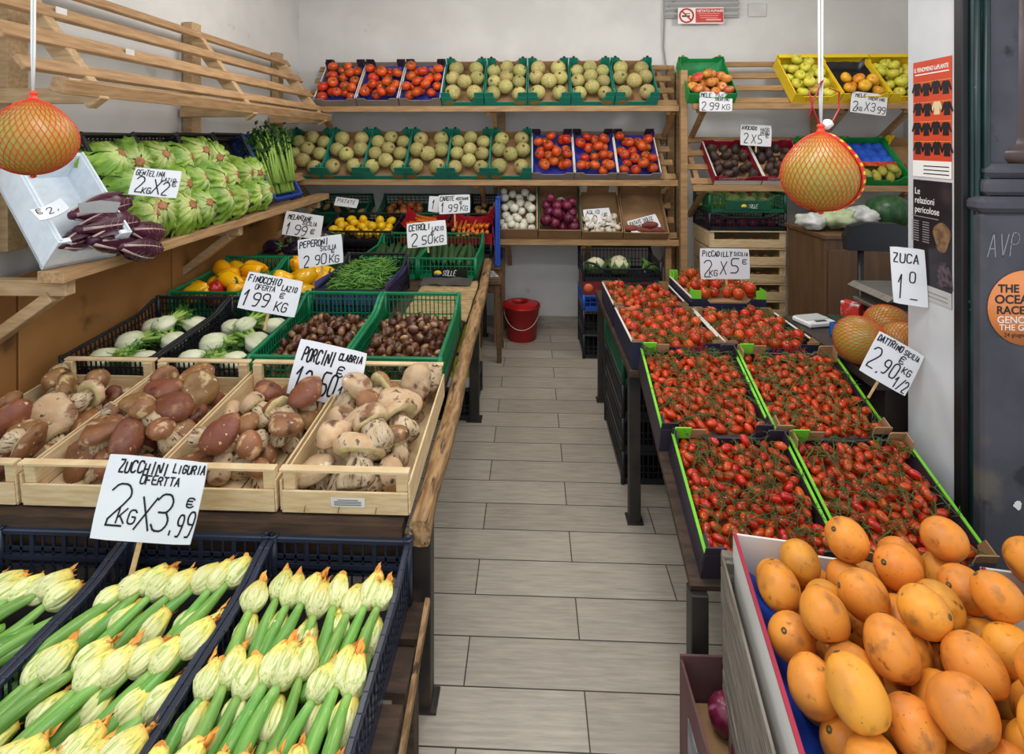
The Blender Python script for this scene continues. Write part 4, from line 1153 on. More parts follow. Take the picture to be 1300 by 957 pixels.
# left counter
ZT = [(1.47, .585), (2.75, .70), (3.5, .745), (4.68, .76)]
def zt(y):
    for (a, za), (b, zb) in zip(ZT, ZT[1:]):
        if y <= b: return za + (zb - za) * (y - a) / (b - a)
    return ZT[-1][1]
ct = thing('display_counter', 'long left wooden display counter with rough bark edge', 'counter', T(-1.2, 1.5, 0))
f = MB()
poly = [(y - 1.5, z - .003) for y, z in ZT] + [(y - 1.5, z - .045) for y, z in ZT[::-1]]
f.plate(poly, (-.84, 0, 0), (0, 1, 0), (0, 0, 1), 1.67); put('tabletop', f, DARK_WOOD, ct)
f = MB()
n = 60
def edge(u, v):
    y = 1.475 + u * 3.2; a = 2 * pi * v
    w = .030 + .007 * noise.noise((y * 4, 0, 1)) ; h = .034 + .006 * noise.noise((y * 3, 5, 1))
    x = -.318 - .05 * (y > 3.4) * (y - 3.4) / 1.2 + .008 * noise.noise((y * 2.2, 2, 8))
    return (x + 1.2 + w * math.copysign(abs(math.cos(a)) ** .5, math.cos(a)), y - 1.5, zt(y) - .026 + h * math.copysign(abs(math.sin(a)) ** .5, math.sin(a)))
f.grid(edge, n, 12)
f.f.append(tuple(len(f.v) - 0 - 13 * (n + 1) + k * (n + 1) for k in range(12))); f.sm.append(False)
f.f.append(tuple(n + k * (n + 1) for k in range(12))); f.sm.append(False)
put('bark_edge', f, BARK_WOOD, ct)
f = MB(); f.box((-.02, .0, .48), (1.7, .025, .11), ch=.002); put('apron', f, DARK_WOOD, ct)
for (x, y) in ((-.325, 1.55), (-.345, 3.135), (-2.0, 1.55), (-2.0, 3.135), (-.42, 4.5), (-2.0, 4.5)):
    f = MB(); f.box((x + 1.2, y - 1.5, (zt(y) - .045) / 2), (.055, .055, zt(y) - .047), ch=.003)
    f.box((x + 1.2, y - 1.5, .004), (.09, .075, .008)); put('leg', f, STEEL_BLACK, ct)

# low stand for the courgettes
ct = thing('low_stand', 'low dark wooden stand under the courgette crates', 'stand', T(-1.1, 1.15, 0))
for k in range(5):
    f = MB(); f.box((0, -.27 + .135 * k, .355), (1.6, .11, .022), ch=.002); put('top_board', f, DARK_WOOD, ct)
for x in (-.76, 0, .76):
    for y in (-.24, .24):
        f = MB(); f.box((x, y, .172), (.06, .06, .343), ch=.003); put('leg', f, DARK_WOOD, ct)
f = MB(); f.bar((.79, -.3, .1), (.815, .27, .42), .03, .012, up=(1, 0, 0)); put('loose_slat', f, BARK_WOOD, ct)

# right stepped stand
ct = thing('display_stand', 'right display stand, level at back and sloping to the front, black steel legs', 'counter', T(.85, 2.2, 0))
def B5(x, y, z): return (x - .85, y - 2.2, z)
f = MB(); f.box(B5(.86, 2.86, .682), (.88, 1.22, .03), ch=.002); put('level_top', f, DARK_WOOD, ct)
SL = math.atan(.42)
f = MB(); f.box((0, 0, 0), (.86, .80, .022), T(*B5(.885, 1.878, .555)) @ RX(SL)); put('sloping_top', f, DARK_WOOD, ct)
for (x, y, h) in ((.455, 2.33, .667), (.478, 1.52, .39), (1.27, 2.33, .667), (1.27, 1.52, .39), (.455, 3.4, .667), (1.27, 3.4, .667)):
    f = MB(); f.box(B5(x, y, h / 2), (.05, .05, h), ch=.003); f.box(B5(x, y, .004), (.07, .07, .008)); put('leg', f, STEEL_BLACK, ct)
# ---------------------------------------------------------------- cartons on the back rack
PH = R(48)
def back_M(x, z, y=4.3, ph=PH): return T(x, y, z) @ RX(ph)
MEL_A = [(-.088, .385), (.088, .385), (-.103, .262), (.103, .262), (0, .195), (-.09, .078), (.09, .078)]
MEL_B = [(0, .385), (-.108, .35), (.108, .35), (0, .258), (-.107, .222), (.107, .222), (-.002, .13), (-.107, .075), (.107, .07)]
def melon_carton(x, z, k, row, nth):
    M = back_M(x, z)
    c = carton(f'teal cardboard tray of melons, {nth} teal tray from left on {row}', M, .348, .45, .095, TEAL_CARD, group='melon cartons', notch=.42, nlow=.45, ears=.05,
               ear_w=.075, ear_len=.06, inner=KRAFT, ear_mat=TEAL_CARD, clip=STEEL_BLACK, front_ears=True, hback=.12)
    f = MB(); f.plate([(.045 * math.cos(2 * pi * i / 20) - .115 * (1 - 2 * (k % 2)) * 1, .022 * math.sin(2 * pi * i / 20) + .034) for i in range(20)], (0, -.001, 0), (1, 0, 0), (0, 0, 1), .0008)
    put('melon_print', f, mat('melon_print_brown', 'a8643a', '6e7a3a', ns=30, rough=.6), c)
    rg = random.Random(k * 7 + int(z * 10)); items = []
    for (a, b) in (MEL_A if k % 2 == 0 else MEL_B):
        s = rg.uniform(.93, 1.0) * (.93 if k % 2 else 1.0)
        a += rg.uniform(-.004, .004); b += rg.uniform(-.004, .004)
        o = P_MEL.make(M @ T(a, b, .012 + .0665 * s + (.02 if abs(a) < .02 else 0)) @ RX(R(rg.uniform(-60, 40))) @ RY(R(rg.uniform(-50, 50))) @ RZ(rg.uniform(0, 6)) @ S(s), '', 'melons')
        items.append((o, a, b, 'netted melon'))
    row_labels(items, .13, f'{nth} melon tray, {row}')
VT_STEM = mat('vine_stem', '4c6a2a', '3f5a22', ns=20, rough=.6)
def vine_carton(x, z, k, row, nth):
    M = back_M(x, z)
    carton(f'grey-brown cardboard tray of vine tomatoes, {nth} tomato tray from left on {row}', M, .346, .45, .085, GREY_CARD, group='vine tomato cartons', notch=.5, nlow=.75, ears=.055,
           ear_w=.075, ear_len=.06, inner=WHITE_CARD, rim=WHITE_CARD, liner=(BLUE_PAPER, .05), front_ears=False, hback=.12, ear_mat=DARK_CARD)
    rg = random.Random(k * 3 + int(z * 10)); items = []
    P = pack(19, -.167, .167, .012, .435, lambda r: r.uniform(.040, .046), .014, seed=40 + k + int(z * 100), cand=70)
    for (a, b, c, r) in P:
        o = P_VTOM.make(M @ T(a, b, c) @ RX(R(rg.uniform(-50, 30))) @ RY(R(rg.uniform(-40, 40))) @ RZ(rg.uniform(0, 6)) @ S(r / .034), '', 'vine tomatoes')
        items.append((o, a, b + c * .3, 'red tomato'))
    row_labels(items, .085, f'{nth} tomato tray, {row}')
    f = MB()
    for q in range(3):
        a, b = rg.uniform(-.08, .08), .1 + .12 * q + rg.uniform(-.03, .03)
        pts = [(a + rg.uniform(-.01, .01) + .025 * i * math.cos(q), b + .024 * i * math.sin(q + 1.), .10 + .004 * math.sin(i)) for i in range(-2, 4)]
        f.tube(pts, .0028, 5)
        for i in range(6): p = pts[i]; f.tube([p, (p[0] + rg.uniform(-.03, .03), p[1] + rg.uniform(-.03, .03), .068)], .0018, 4)
    o = put('tomato_vine_stems', f, VT_STEM, M=M)
    tag(o, f'green vine stems over {nth} tomato tray, {row}', 'stems', kind='stuff')
TOPS, MIDS = 'top shelf', 'middle shelf'
for i in range(8):
    x = -1.81 + .355 * (i + .5)
    if i < 3: vine_carton(x, 1.978, i, TOPS, ORD[i])
    else: melon_carton(x, 1.978, i - 3, TOPS, ORD[i - 3])
for i in range(9):
    x = -2.10 + .35 * (i + .5)
    if i < 6: melon_carton(x, 1.369, i + 1, MIDS, ORD[i])
    else: vine_carton(x, 1.369, i, MIDS, ORD[i - 6])

# onion shelf
def box_row(x, w, lbl, outer, inner, rim=None, notch=.0, nlow=1.0, h=.10, ears=.0, em=None, hb=.13, L=.46):
    M = back_M(x, .881, 4.3, R(46))
    carton(lbl, M, w, L, h, outer, inner=inner, notch=notch or .3, nlow=nlow, rim=rim, ears=ears, ear_mat=em, hback=hb, front_ears=False)
    return M
def fill(M, P, protos, n, w, l, rf, base, seed, desc, where, group, z0=.014, ymax=None, rows=True, share=None, dia=None, rot=None, x0=None, x1=None, y0=.01, zs=None):
    rg = random.Random(seed); items = []
    pk = pack(n, x0 if x0 is not None else -w / 2 + .008, x1 if x1 is not None else w / 2 - .008, y0, ymax or l - .01, rf, z0, seed, 60, zs)
    for (a, b, c, r) in pk:
        p = rg.choice(protos)
        rm = rot(rg) if rot else rnd_rot(rg)
        o = p.make(M @ T(a, b, c) @ rm @ S(r / base), share or '', group)
        items.append((o, a, b + c * .35, desc))
    if rows and not share: row_labels(items, dia or base * 2, where)
    return items
up_rot = lambda rg: RX(R(rg.uniform(-45, 35))) @ RY(R(rg.uniform(-40, 40))) @ RZ(rg.uniform(0, 6.28))
M = box_row(-.12, .335, 'wooden-sided tray of white onions on the lowest back shelf', KRAFT, KRAFT, rim=WOOD, h=.13)
fill(M, None, [P_ONW], 28, .335, .46, lambda r: r.uniform(.034, .041), .038, 11, 'white onion', 'onion tray, lowest shelf', 'white onions', rot=up_rot)
M = box_row(.23, .345, 'brown tray of red onions on the lowest back shelf', KRAFT, KRAFT, rim=DGREEN_PL, h=.12)
it = fill(M, None, [P_ONR], 22, .345, .46, lambda r: r.uniform(.039, .047), .042, 12, 'red onion', 'red onion tray, lowest shelf', 'red onions', rot=up_rot, ymax=.33)
o = P_ONW.make(M @ T(.02, .33, .075) @ RX(.3), 'single white onion lying among the red onions', None)
M = box_row(.575, .33, 'open brown tray of garlic on the lowest back shelf', KRAFT, KRAFT, h=.10, ears=.05, em=WHITE_CARD)
fill(M, None, [P_GAR], 24, .33, .46, lambda r: r.uniform(.024, .029), .027, 13, 'garlic bulb', 'garlic tray, lowest shelf', 'garlic bulbs', rot=up_rot, ymax=.2)
M = box_row(.93, .36, 'almost empty brown tray with sweet potatoes on lowest back shelf', KRAFT, KRAFT, h=.09, ears=.05, em=KRAFT)
fill(M, None, [P_SWP], 4, .36, .46, lambda r: .034, .034, 14, 'sweet potato', 'last tray, lowest shelf', 'sweet potatoes', rot=lambda rg: RZ(rg.uniform(-.3, .3)) @ RY(pi / 2), ymax=.12, dia=.2)

# right rack
PR = R(46)
M = T(1.425, 4.2, 1.987) @ RX(PR)
carton('green cardboard tray of red apples at left end of right rack', M, .375, .46, .10, GREEN_CARD, inner=GREEN_CARD, notch=.5, nlow=.6, ears=.02, liner=(mat('green_paper', '1f8a50', '14703c', ns=12, rough=.6, bump=.5, bs=18), .05), clip=KRAFT, hback=.11, front_ears=False)
fill(M, None, [P_APR], 16, .375, .46, lambda r: r.uniform(.038, .043), .038, 21, 'red-yellow apple', 'green apple tray', 'red apples', rot=up_rot, ymax=.30, z0=.03)
for i, nm in enumerate(('left', 'middle', 'right')):
    M = T(2.235 + .368 * i, 4.2, 1.987) @ RX(PR)
    what = ('yellow apples', 'orange-yellow apples on black paper', 'yellow apples')[i]
    extra = ('behind hanging pomelo string', 'above the 3.99 sign', 'next to the white jamb')[i]
    carton(f'yellow cardboard tray of {what}, {extra}', M, .36, .46, .095, YELLOW_CARD, group='yellow apple trays', inner=KRAFT, notch=.6, nlow=.7, rim=YELLOW_CARD, flange=True, hback=.13, clip=KRAFT, ears=.012, front_ears=False,
           liner=((mat('black_wrap_paper', '1a1a22', '2a2a35', ns=14, rough=.35, bump=.8, bs=18), .05) if i == 1 else None),
           print_=[('OO', -.08, .025, .03, .07, .004, RED_INK), ('MELE', .0, .028, .025, .10, .003, GREEN_CARD)])
    if i == 1: fill(M, None, [P_APO], 9, .36, .46, lambda r: r.uniform(.04, .044), .042, 23, 'orange-yellow apple', 'middle yellow tray', 'orange-yellow apples', rot=up_rot, ymax=.21, z0=.03)
    else: fill(M, None, [P_APY], 21 if i == 0 else 20, .36, .46, lambda r: r.uniform(.040, .045), .037, 22 + i, 'yellow apple', f'{nm} yellow tray', 'yellow apples', rot=up_rot)
M_av = []
for i, nm in enumerate(('left', 'right')):
    M = T(1.63 + .375 * i, 4.2, 1.338) @ RX(R(40))
    carton(f'crimson and white tray of avocados, the {nm} one of two', M, .37, .44, .09, RED_CARD, group='avocado trays', inner=KRAFT, rim=WHITE_CARD, notch=.4, nlow=.8, hback=.10, clip=KRAFT, ears=.01, front_ears=False,
           print_=[('BATTAGLIO', -.13, .02, .022, .24, .003, INK), ('CONSORZIO', -.15, .058, .02, .2, .003, WHITE_INK)])
    f = MB(); f.box((0, -.0012, .024), (.366, .001, .044)); put('white_band', f, WHITE_CARD, bpy.data.objects[[o.name for o in COL.objects if o.name.startswith('cardboard_tray')][-1]])
    fill(M, None, [P_AVO], 18 if i == 0 else 15, .37, .44, lambda r: r.uniform(.034, .039), .034, 31 + i, 'dark avocado', f'{nm} crimson avocado tray', 'avocados', rot=lambda rg: RZ(rg.uniform(0, 6)) @ RX(R(rg.uniform(-50, 20))))
BLUEWRAP = mat('blue_wrap_paper', '2b5fd0', '1c46a8', ns=10, rough=.4, bump=.9, bs=14)
for i, (nm, lb) in enumerate((('first', 'green tray lined with blue paper, partly behind the hanging pomelo'), ('second', 'green tray of pears with blue paper, right of hanging pomelo'), ('third', 'green and yellow tray beside the white jamb, nearly empty'))):
    M = T(2.40 + .365 * i, 4.2, 1.338) @ RX(R(42))
    carton(lb, M, .36, .45, .09, GREEN_CARD, group='green pear trays', inner=GREEN_CARD if i < 2 else KRAFT, notch=.55, nlow=.6, hback=.12, ears=.045 if i == 2 else .02, front_ears=False, ear_mat=YELLOW_CARD if i == 2 else GREEN_CARD, clip=KRAFT)
    if i < 2:
        f = MB(); f.grid(lambda a, c: ((a - .5) * .33, .2 + c * .22, .05 + .022 * abs(math.sin(a * 12)) * abs(math.sin(c * 8)) ), 26, 18)
        tag(put('wrapping_paper', f, BLUEWRAP, M=M), f'crumpled blue wrapping paper in {nm} green pear tray', 'paper')
        f = MB(); f.grid(lambda a, c: ((a - .5) * .33, .15 + c * .05, .065 + .015 * noise.noise((a * 14, c * 5, 2))), 22, 6)
        tag(put('wrapping_paper', f, mat('red_tissue', 'b8351f', 'd8602a', ns=20, rough=.5, bump=.6, bs=20), M=M), f'strip of crumpled red tissue in {nm} green pear tray', 'paper')
        fill(M, None, [P_PEAR], 6, .36, .45, lambda r: .034, .034, 36 + i, 'yellow pear', f'{nm} green pear tray', 'pears', rot=lambda rg: RX(-pi / 2 + rg.uniform(-.3, .3)) @ RY(rg.uniform(-.3, .3)), ymax=.13, z0=.02)
    else:
        f = MB(); f.box((0, .14, .012), (.2, .16, .01), RX(.05)); tag(put('printed_leaflet', f, mat('leaflet_pink', 'c04a5a', rough=.6), M=M), 'pink leaflet lying in the green and yellow tray', 'leaflet')

# ---------------------------------------------------------------- stacks along the back wall
def sq(x, y, z): return T(x, y, z)
CAULI_X = .70
plastic_crate('black plastic crate on floor at bottom of cauliflower stack', sq(CAULI_X, 4.05, 0), .6, .4, .185, .185, BLACK_PL, nvx=16, nvy=12)
plastic_crate('black plastic crate second from floor in cauliflower stack', sq(CAULI_X, 4.05, .187), .6, .4, .185, .185, BLACK_PL, nvx=16, nvy=12)
plastic_crate('blue plastic crate in the middle of cauliflower stack', sq(CAULI_X, 4.05, .375), .6, .4, .115, .115, BLUE_PL, nvx=12, nvy=10)
c = carton('dark red printed carton under the cauliflower crate', sq(CAULI_X, 4.05, .492), .6, .4, .105, mat('dark_red_print', '7a2220', '43201f', ns=7, rough=.5), notch=.3, nlow=1.0, inner=KRAFT)
f = MB(); f.lathe([(.035, 0), (.035, .001), (.001, .001)], 20, M=T(-.26, -.001, .055) @ RX90); put('fruit_print', f, mat('print_orange', 'd8643c', rough=.5), c)
plastic_crate('black crate of cauliflowers under the garlic shelf', sq(CAULI_X, 4.05, .6), .6, .4, .15, .2, BLACK_PL, nvx=20, nvy=12, dip=.05)
for k, (x, y, s, lb) in enumerate(((-.19, .14, 1.0, 'cauliflower at left of the black crate under garlic shelf'), (.0, .13, .95, 'cauliflower in the middle of the black crate under garlic shelf'), (.02, .29, .9, 'cauliflower behind the others in black crate under garlic shelf'))):
    P_CAU.make(sq(CAULI_X + x, 4.05 + y, .6 + .08 * s + .012) @ RX(-.25) @ RZ(k) @ S(s), lb, 'cauliflowers')
for k in range(7):
    P_BEAN[k % 4].make(sq(CAULI_X + .19 + .008 * k, 4.12 + .012 * k, .70 + .006 * (k % 3)) @ RZ(1.2 + .2 * k) @ RY(-.35) @ S(1.5, 2.2, 2.2), 'long green bean lying beside cauliflowers in the black crate', 'long beans by cauliflowers', parts=False)

f = MB(); pr = [(.001, .0), (.118, 0), (.125, .006), (.150, .27), (.158, .272), (.160, .288), (.152, .290), (.147, .275), (.122, .012), (.001, .010)]
RED_PL = mat('red_plastic', 'b01c20', '9f171b', ns=4, rough=.35)
bk = thing('bucket', 'red plastic mop bucket standing on the floor by back wall', 'bucket', T(-.085, 4.46, 0))
f.lathe(pr, 36, cap=False); put('body', f, RED_PL, bk)
f = MB(); f.lathe([(.15, .285), (.12, .296), (.085, .298), (.08, .285), (.07, .25), (.06, .25), (.072, .29), (.075, .312), (.088, .314), (.125, .306), (.156, .29)], 32, M=T(-.02, 0, 0), cap=False); put('wringer', f, RED_PL, bk)
f = MB(); f.tube([(.155 * math.cos(a), -.155 * abs(math.sin(a)) * .75 - .02, .28 - .17 * math.sin(a)) for a in [pi * k / 16 for k in range(17)]], .003, 6); put('handle', f, mat('handle_wire', 'b8b4ae', rough=.35, metal=.6), bk)

STX = 1.715
for k in range(7):
    pos = ('on the floor at bottom', 'second from floor', 'third from floor', 'fourth from floor', 'fifth from floor', 'sixth from floor', 'topmost wooden one, seventh from floor,')[k]
    wood_crate(f'slatted wooden crate {pos} in right stack', sq(STX, 4.2, .139 * k), .6, .4, .137, group='stacked wooden crates', side_slats=True)
    if k > 2:
        fill(sq(STX, 4.2, .139 * k), None, P_POT if k % 2 else P_POT + [P_ONG], 9, .6, .4, lambda r: r.uniform(.028, .033), .036, 60 + k, 'brown potato' , f'{ORD[k]} crate from floor', 'potatoes in the wooden stack', z0=.012, ymax=.16)
plastic_crate('black plastic crate above the wooden crates in right stack', sq(STX, 4.2, .975), .6, .4, .14, .145, BLACK_PL, nvx=22, nvy=14, dip=.03)
fill(sq(STX, 4.2, .975), None, [P_ONR], 9, .6, .4, lambda r: r.uniform(.036, .04), .042, 71, 'red onion', 'black crate, right stack', 'red onions in black crate', ymax=.2)
gc = plastic_crate('green plastic crate topmost in right stack, holding lettuces', sq(STX, 4.2, 1.118), .6, .4, .15, .17, DGREEN_PL, nvx=24, nvy=14, dip=.055)
f = MB(); f.box((0, -.004, .05), (.36, .003, .06)); pb = put('brand_plate', f, DGREEN_PL, gc)
def solle(par, x, y, z, s):
    f = MB(); f.lathe([(.022, 0), (.022, .001), (.001, .001)], 20, M=T(x, y, z) @ RX90 @ S(s * 1.15, s * .8, 1)); put('sun_logo', f, YELLOW_CARD, par)
    f = MB(); f.plate([(-.024, -.012), (-.008, -.004), (.006, -.010), (.024, -.003), (.018, -.016), (-.016, -.018)], (x, y - .0015, z), (s, 0, 0), (0, 0, s), .0008); put('wave_logo', f, BLUE_PL, par)
    f = MB(); write(f, 'SOLLE', 0, 0, .034 * s, .085 * s, .004 * s, random.Random(2), slant=.5)
    f.v = [Vector((p.x + x + .032 * s, y - .0015, p.y + z - .016 * s)) for p in f.v]; put('logo_lettering', f, WHITE_INK, par)
solle(gc, -.03, -.0065, .05, .9)
for k in range(4): P_LET[k % 3].make(sq(STX - .2 + .135 * k, 4.2 + .2, 1.2) @ RX(.5 + .2 * k) @ RZ(k) @ S(.95), ('pale lettuce leftmost in top green crate of right stack', 'pale lettuce second from left in top green crate of right stack', 'pale lettuce third from left in top green crate of right stack', 'pale lettuce rightmost in top green crate of right stack')[k], 'lettuces in green crate')

# ---------------------------------------------------------------- lettuce shelf on the left wall
def shelf_M(y, z, ph=R(62), x=-1.815): return T(x, y, z) @ RZ(pi / 2) @ RX(ph)
SH = lambda y: 1.215 + .04 * (y - 1.83) / 2.5
def wall_crate(yc, w, lb, m=BLACK_PL):
    M = shelf_M(yc, SH(yc)); plastic_crate(lb, M, w, .5, .12, .12, m, nvx=12, nvy=18, group='crates on the lettuce shelf'); return M
LB = ['nearest black lettuce crate on the wall shelf, beside white foam box', 'second black lettuce crate on the wall shelf', 'third black lettuce crate on the wall shelf', 'fourth black lettuce crate on the wall shelf, upper half empty']
for i in range(4):
    yc = (2.318, 2.62, 2.935, 3.257)[i]
    M = wall_crate(yc, .295 if i == 0 else .31, LB[i])
    items = []; rg = random.Random(90 + i)
    for r in range(3 if i < 3 else 2):
        for c in range(2):
            x = ((-.072 if i else -.05) + (.144 if i else .125) * c) + rg.uniform(-.01, .01) + (.012 if r % 2 else -.012); y = .075 + .138 * r + rg.uniform(-.014, .014)
            s = rg.uniform(.98, 1.1) if i < 3 else .92
            o = rg.choice(P_LET).make(M @ T(x, y, .088) @ RX(R(rg.uniform(-14, 24))) @ RY(R(rg.uniform(-28, 28))) @ RZ(rg.uniform(0, 6)) @ S(s), '', 'lettuces')
            items.append((o, x, y, 'green lettuce head'))
    row_labels(items, .15, f'{("nearest", "second", "third", "fourth")[i]} lettuce crate')
M = shelf_M(3.66, SH(3.66)); plastic_crate('blue plastic crate at far end of the wall shelf, holding celery', M, .40, .5, .10, .10, BLUE_PL, nvx=12, nvy=18)
items = []; rg = random.Random(5)
for k in range(9):
    x = -.15 + .3 * (k % 5) / 4 + (.035 if k > 4 else 0); lay = k // 5
    o = P_CEL[k % 2].make(M @ T(x, .05 + .06 * lay, .045 + .055 * lay) @ RX(-R(84 - 5 * lay)) @ RY(R(rg.uniform(-10, 10))) @ RZ(k) @ S(1.15), '', 'celery')
    items.append((o, x, lay * .2, 'celery bunch'))
row_labels(items, .2, 'blue celery crate')
# foam box with radicchio
EPS = mat('white_foam', 'e6edf2', 'dde5ec', ns=30, rough=.7, bump=.12, bs=90)
M = T(-1.747, 1.95, 1.212) @ RZ(pi / 2 - R(20)) @ RX(R(45))
fb = thing('foam_box', 'white polystyrene box leaning on wall shelf behind left hanging pomelo', 'box', M)
w, l, h, t_ = .25, .45, .15, .018
f = MB(); f.box((0, l / 2, t_ / 2), (w, l, t_), ch=.003); put('base', f, EPS, fb)
f = MB(); f.plate([(-w / 2, 0), (w / 2, 0), (w / 2, h), (w / 2 - .04, h), (w / 2 - .075, h * .5), (-w / 2 + .075, h * .5), (-w / 2 + .04, h), (-w / 2, h)], (0, 0, 0), (1, 0, 0), (0, 0, 1), -t_); put('front_wall', f, EPS, fb)
f = MB(); f.box((0, l - t_ / 2, h / 2), (w, t_, h), ch=.003); put('back_wall', f, EPS, fb)
for sg in (-1, 1):
    f = MB(); f.box((sg * (w / 2 - t_ / 2), l / 2, h / 2), (t_, l - 2 * t_, h), ch=.003); put('side_wall', f, EPS, fb)
    f = MB(); f.box((sg * (w / 2 - t_ / 2), l / 2, h + .004), (t_ * .45, l - .01, .01), ch=.002); put('rim_ridge', f, EPS, fb)
RADL = ['radicchio head lying lowest in front of the foam box', 'radicchio head second from bottom beside foam box', 'radicchio head uppermost beside the foam box, pale ribbed', 'radicchio head rightmost, under the nearest lettuces', 'radicchio head hanging over shelf edge below lettuces', 'short radicchio head with dark red butt nearest foam box']
for k, (y, x, z, ry, rz, s) in enumerate(((1.90, -1.66, 1.305, 8, 6, 1.05), (1.89, -1.70, 1.35, 2, -2, 1.1), (1.92, -1.75, 1.40, -6, -8, 1.1), (2.08, -1.65, 1.315, 14, 10, .95), (2.0, -1.63, 1.265, 16, 4, .95), (1.82, -1.70, 1.305, -4, 14, .85))):
    P_RAD[k % 2].make(T(x, y, z) @ RZ(R(rz)) @ RX(-R(90 + ry)) @ RZ(k * 1.3) @ S(s), RADL[k], 'radicchio heads')
f = MB(); f.plate([(-.05, -.01), (.06, -.02), (.08, .02), (.02, .035), (-.05, .03)], (0, 0, 0), (1, 0, 0), (0, 1, 0), .002)
tag(put('grey_card', f, mat('grey_card_sheet', '8f9090', '7f8080', ns=5, rough=.6), M=T(*at(122, 266, 1.92)) @ RZ(R(60)) @ RX(R(62))), 'torn grey cardboard sheet resting on the radicchio', 'cardboard')
price_sign('half hidden crumpled price sign lying inside white foam box', 64, 268, 1.84, 32, 20, [('€', .1, .5, .4, .2, .06), ('2,', .4, .3, .5, .5, .06)], roll=-28, tilt=40, yaw=40, seed=5, bend=.15)
price_sign('GENTELINA lettuce price sign leaning on nearest lettuces', 198, 232, 2.12, 54, 36, [('GENTELINA', .06, .72, .19, .6, .035), ('LAZIO', .6, .56, .14, .3, .03), ('2', .08, .1, .52, .2, .05), ('KG', .25, .1, .22, .2, .04), ('X', .43, .1, .5, .22, .05), ('2', .64, .1, .5, .2, .05), ('€', .84, .42, .2, .12, .035)], roll=7, tilt=14, yaw=18, stick=22, stick_dx=.12, seed=8)

# ---------------------------------------------------------------- left counter, row by row
def cnt_M(x, y, l, dz=0.):
    z0, z1 = zt(y), zt(y + l)
    return T(x, y, z0 + dz + .001) @ RX(math.atan2(z1 - z0, l))
# mushrooms
WC = ['rightmost wooden mushroom crate, with the paper label', 'wooden mushroom crate second from the right', 'wooden mushroom crate third from the right, behind courgette sign', 'leftmost wooden mushroom crate, cut by the left edge']
CR = ['rightmost crate', 'second crate from right', 'third crate from right', 'leftmost crate']
mix_ = [[2, 2, 0, 0, 2], [0, 0, 1, 2], [1, 1, 0, 0], [0, 1, 0, 2]]
DESC = {0: 'tan-capped porcini', 1: 'russet-capped porcini', 2: 'pale-capped porcini'}
for i in range(4):
    x = -.545 - .395 * i
    M = cnt_M(x, 1.5, .6)
    wood_crate(WC[i], M, .385, .6, .14, hbk=.15, sticker=(i == 0), group='porcini crates')
    rg = random.Random(200 + i); items = []
    P = pack(24, -.17, .17, .055, .55, lambda r: r.uniform(.043, .052), .0, seed=210 + i, cand=80, zslope=lambda x, y: .12 * y)
    for (a, b, c, r) in P:
        k = rg.choice(mix_[i]); p = rg.choice(P_POR[k])
        o = p.make(M @ T(a, b, c) @ RZ(rg.uniform(0, 6.28)) @ RX(R(rg.choice([rg.uniform(20, 60), rg.uniform(60, 115), rg.uniform(-20, 20)]))) @ RZ(rg.uniform(0, 6)) @ T(0, 0, .012) @ S(rg.uniform(1.1, 1.4) * (1.1 if i == 0 and k == 2 else 1.)), '', 'porcini mushrooms')
        items.append((o, a, b + .3 * c, DESC[k]))
    row_labels(items, .1, CR[i])
price_sign('PORCINI price sign at 13,50 standing behind the rightmost mushrooms', 416, 474, 1.98, 92, 66,
           [('PORCINI', .09, .64, .24, .47, .042), ('CLABRIA', .6, .78, .12, .34, .035), ('13,50', .06, .12, .4, .62, .045), ('€', .62, .48, .18, .12, .035), ('1KG', .7, .1, .24, .27, .035)], roll=10, tilt=16, yaw=-2, seed=12, stick=14)

# chestnuts and fennel
for i, (x, nm) in enumerate(((-.57, 'right'), (-.975, 'left'))):
    M = cnt_M(x, 2.12, .58)
    plastic_crate(f'{nm} green plastic crate of chestnuts on left counter', M, .395, .58, .155, .205, GREEN_PL, nvx=18, nvy=26, group='chestnut crates')
    fill(M, None, P_CHE, 100, .37, .56, lambda r: r.uniform(.0205, .0245), .0185, 300 + i, '', '', f'chestnuts in {nm} crate', share=f'glossy brown chestnut in {nm} green crate, one of the heap', z0=.06, zs=lambda x, y: .10 * abs(y - .3) + .06 * abs(x))
    f = MB(); f.grid(lambda a, c: ((a - .5) * .375, .012 + c * .555, .055 + .004 * noise.noise((a * 9, c * 9, i))), 10, 12)
    tag(put('crate_liner', f, mat('brown_sack_paper', '6f4d33', '5d3f29', ns=9, rough=.8), M=M), f'brown paper under the chestnuts in {nm} green crate', 'paper')
FL = ['leftmost', 'right']
for i, (x, nm) in enumerate(((-1.385, 'right'), (-1.785, 'left'))):
    M = cnt_M(x, 2.12, .58)
    plastic_crate(f'black plastic crate of fennel, {nm} of the two', M, .39, .58, .135, .17, BLACK_PL, nvx=18, nvy=24, group='fennel crates')
    items = []
    for k, (a, b, rz, s) in enumerate(((-.095, .10, 80, 1.0), (-.10, .26, 70, .98), (-.10, .42, 60, .92), (.10, .09, -85, .92), (.105, .27, -70, .95), (.10, .44, -80, .95), (.0, .35, 20, .85))):
        z = .075 if k < 6 else .12
        rg = random.Random(k + 10 * i)
        o = P_FEN[(k + i) % 2].make(M @ T(a, b, z) @ RZ(R(-rz + rg.uniform(-12, 12))) @ RX(-R(82 + rg.uniform(-8, 8))) @ RZ(rg.uniform(-.3, .3)) @ S(s * 1.05), '', 'fennel bulbs')
        items.append((o, a, b, 'white fennel bulb'))
    row_labels(items, .12, f'{nm} fennel crate')
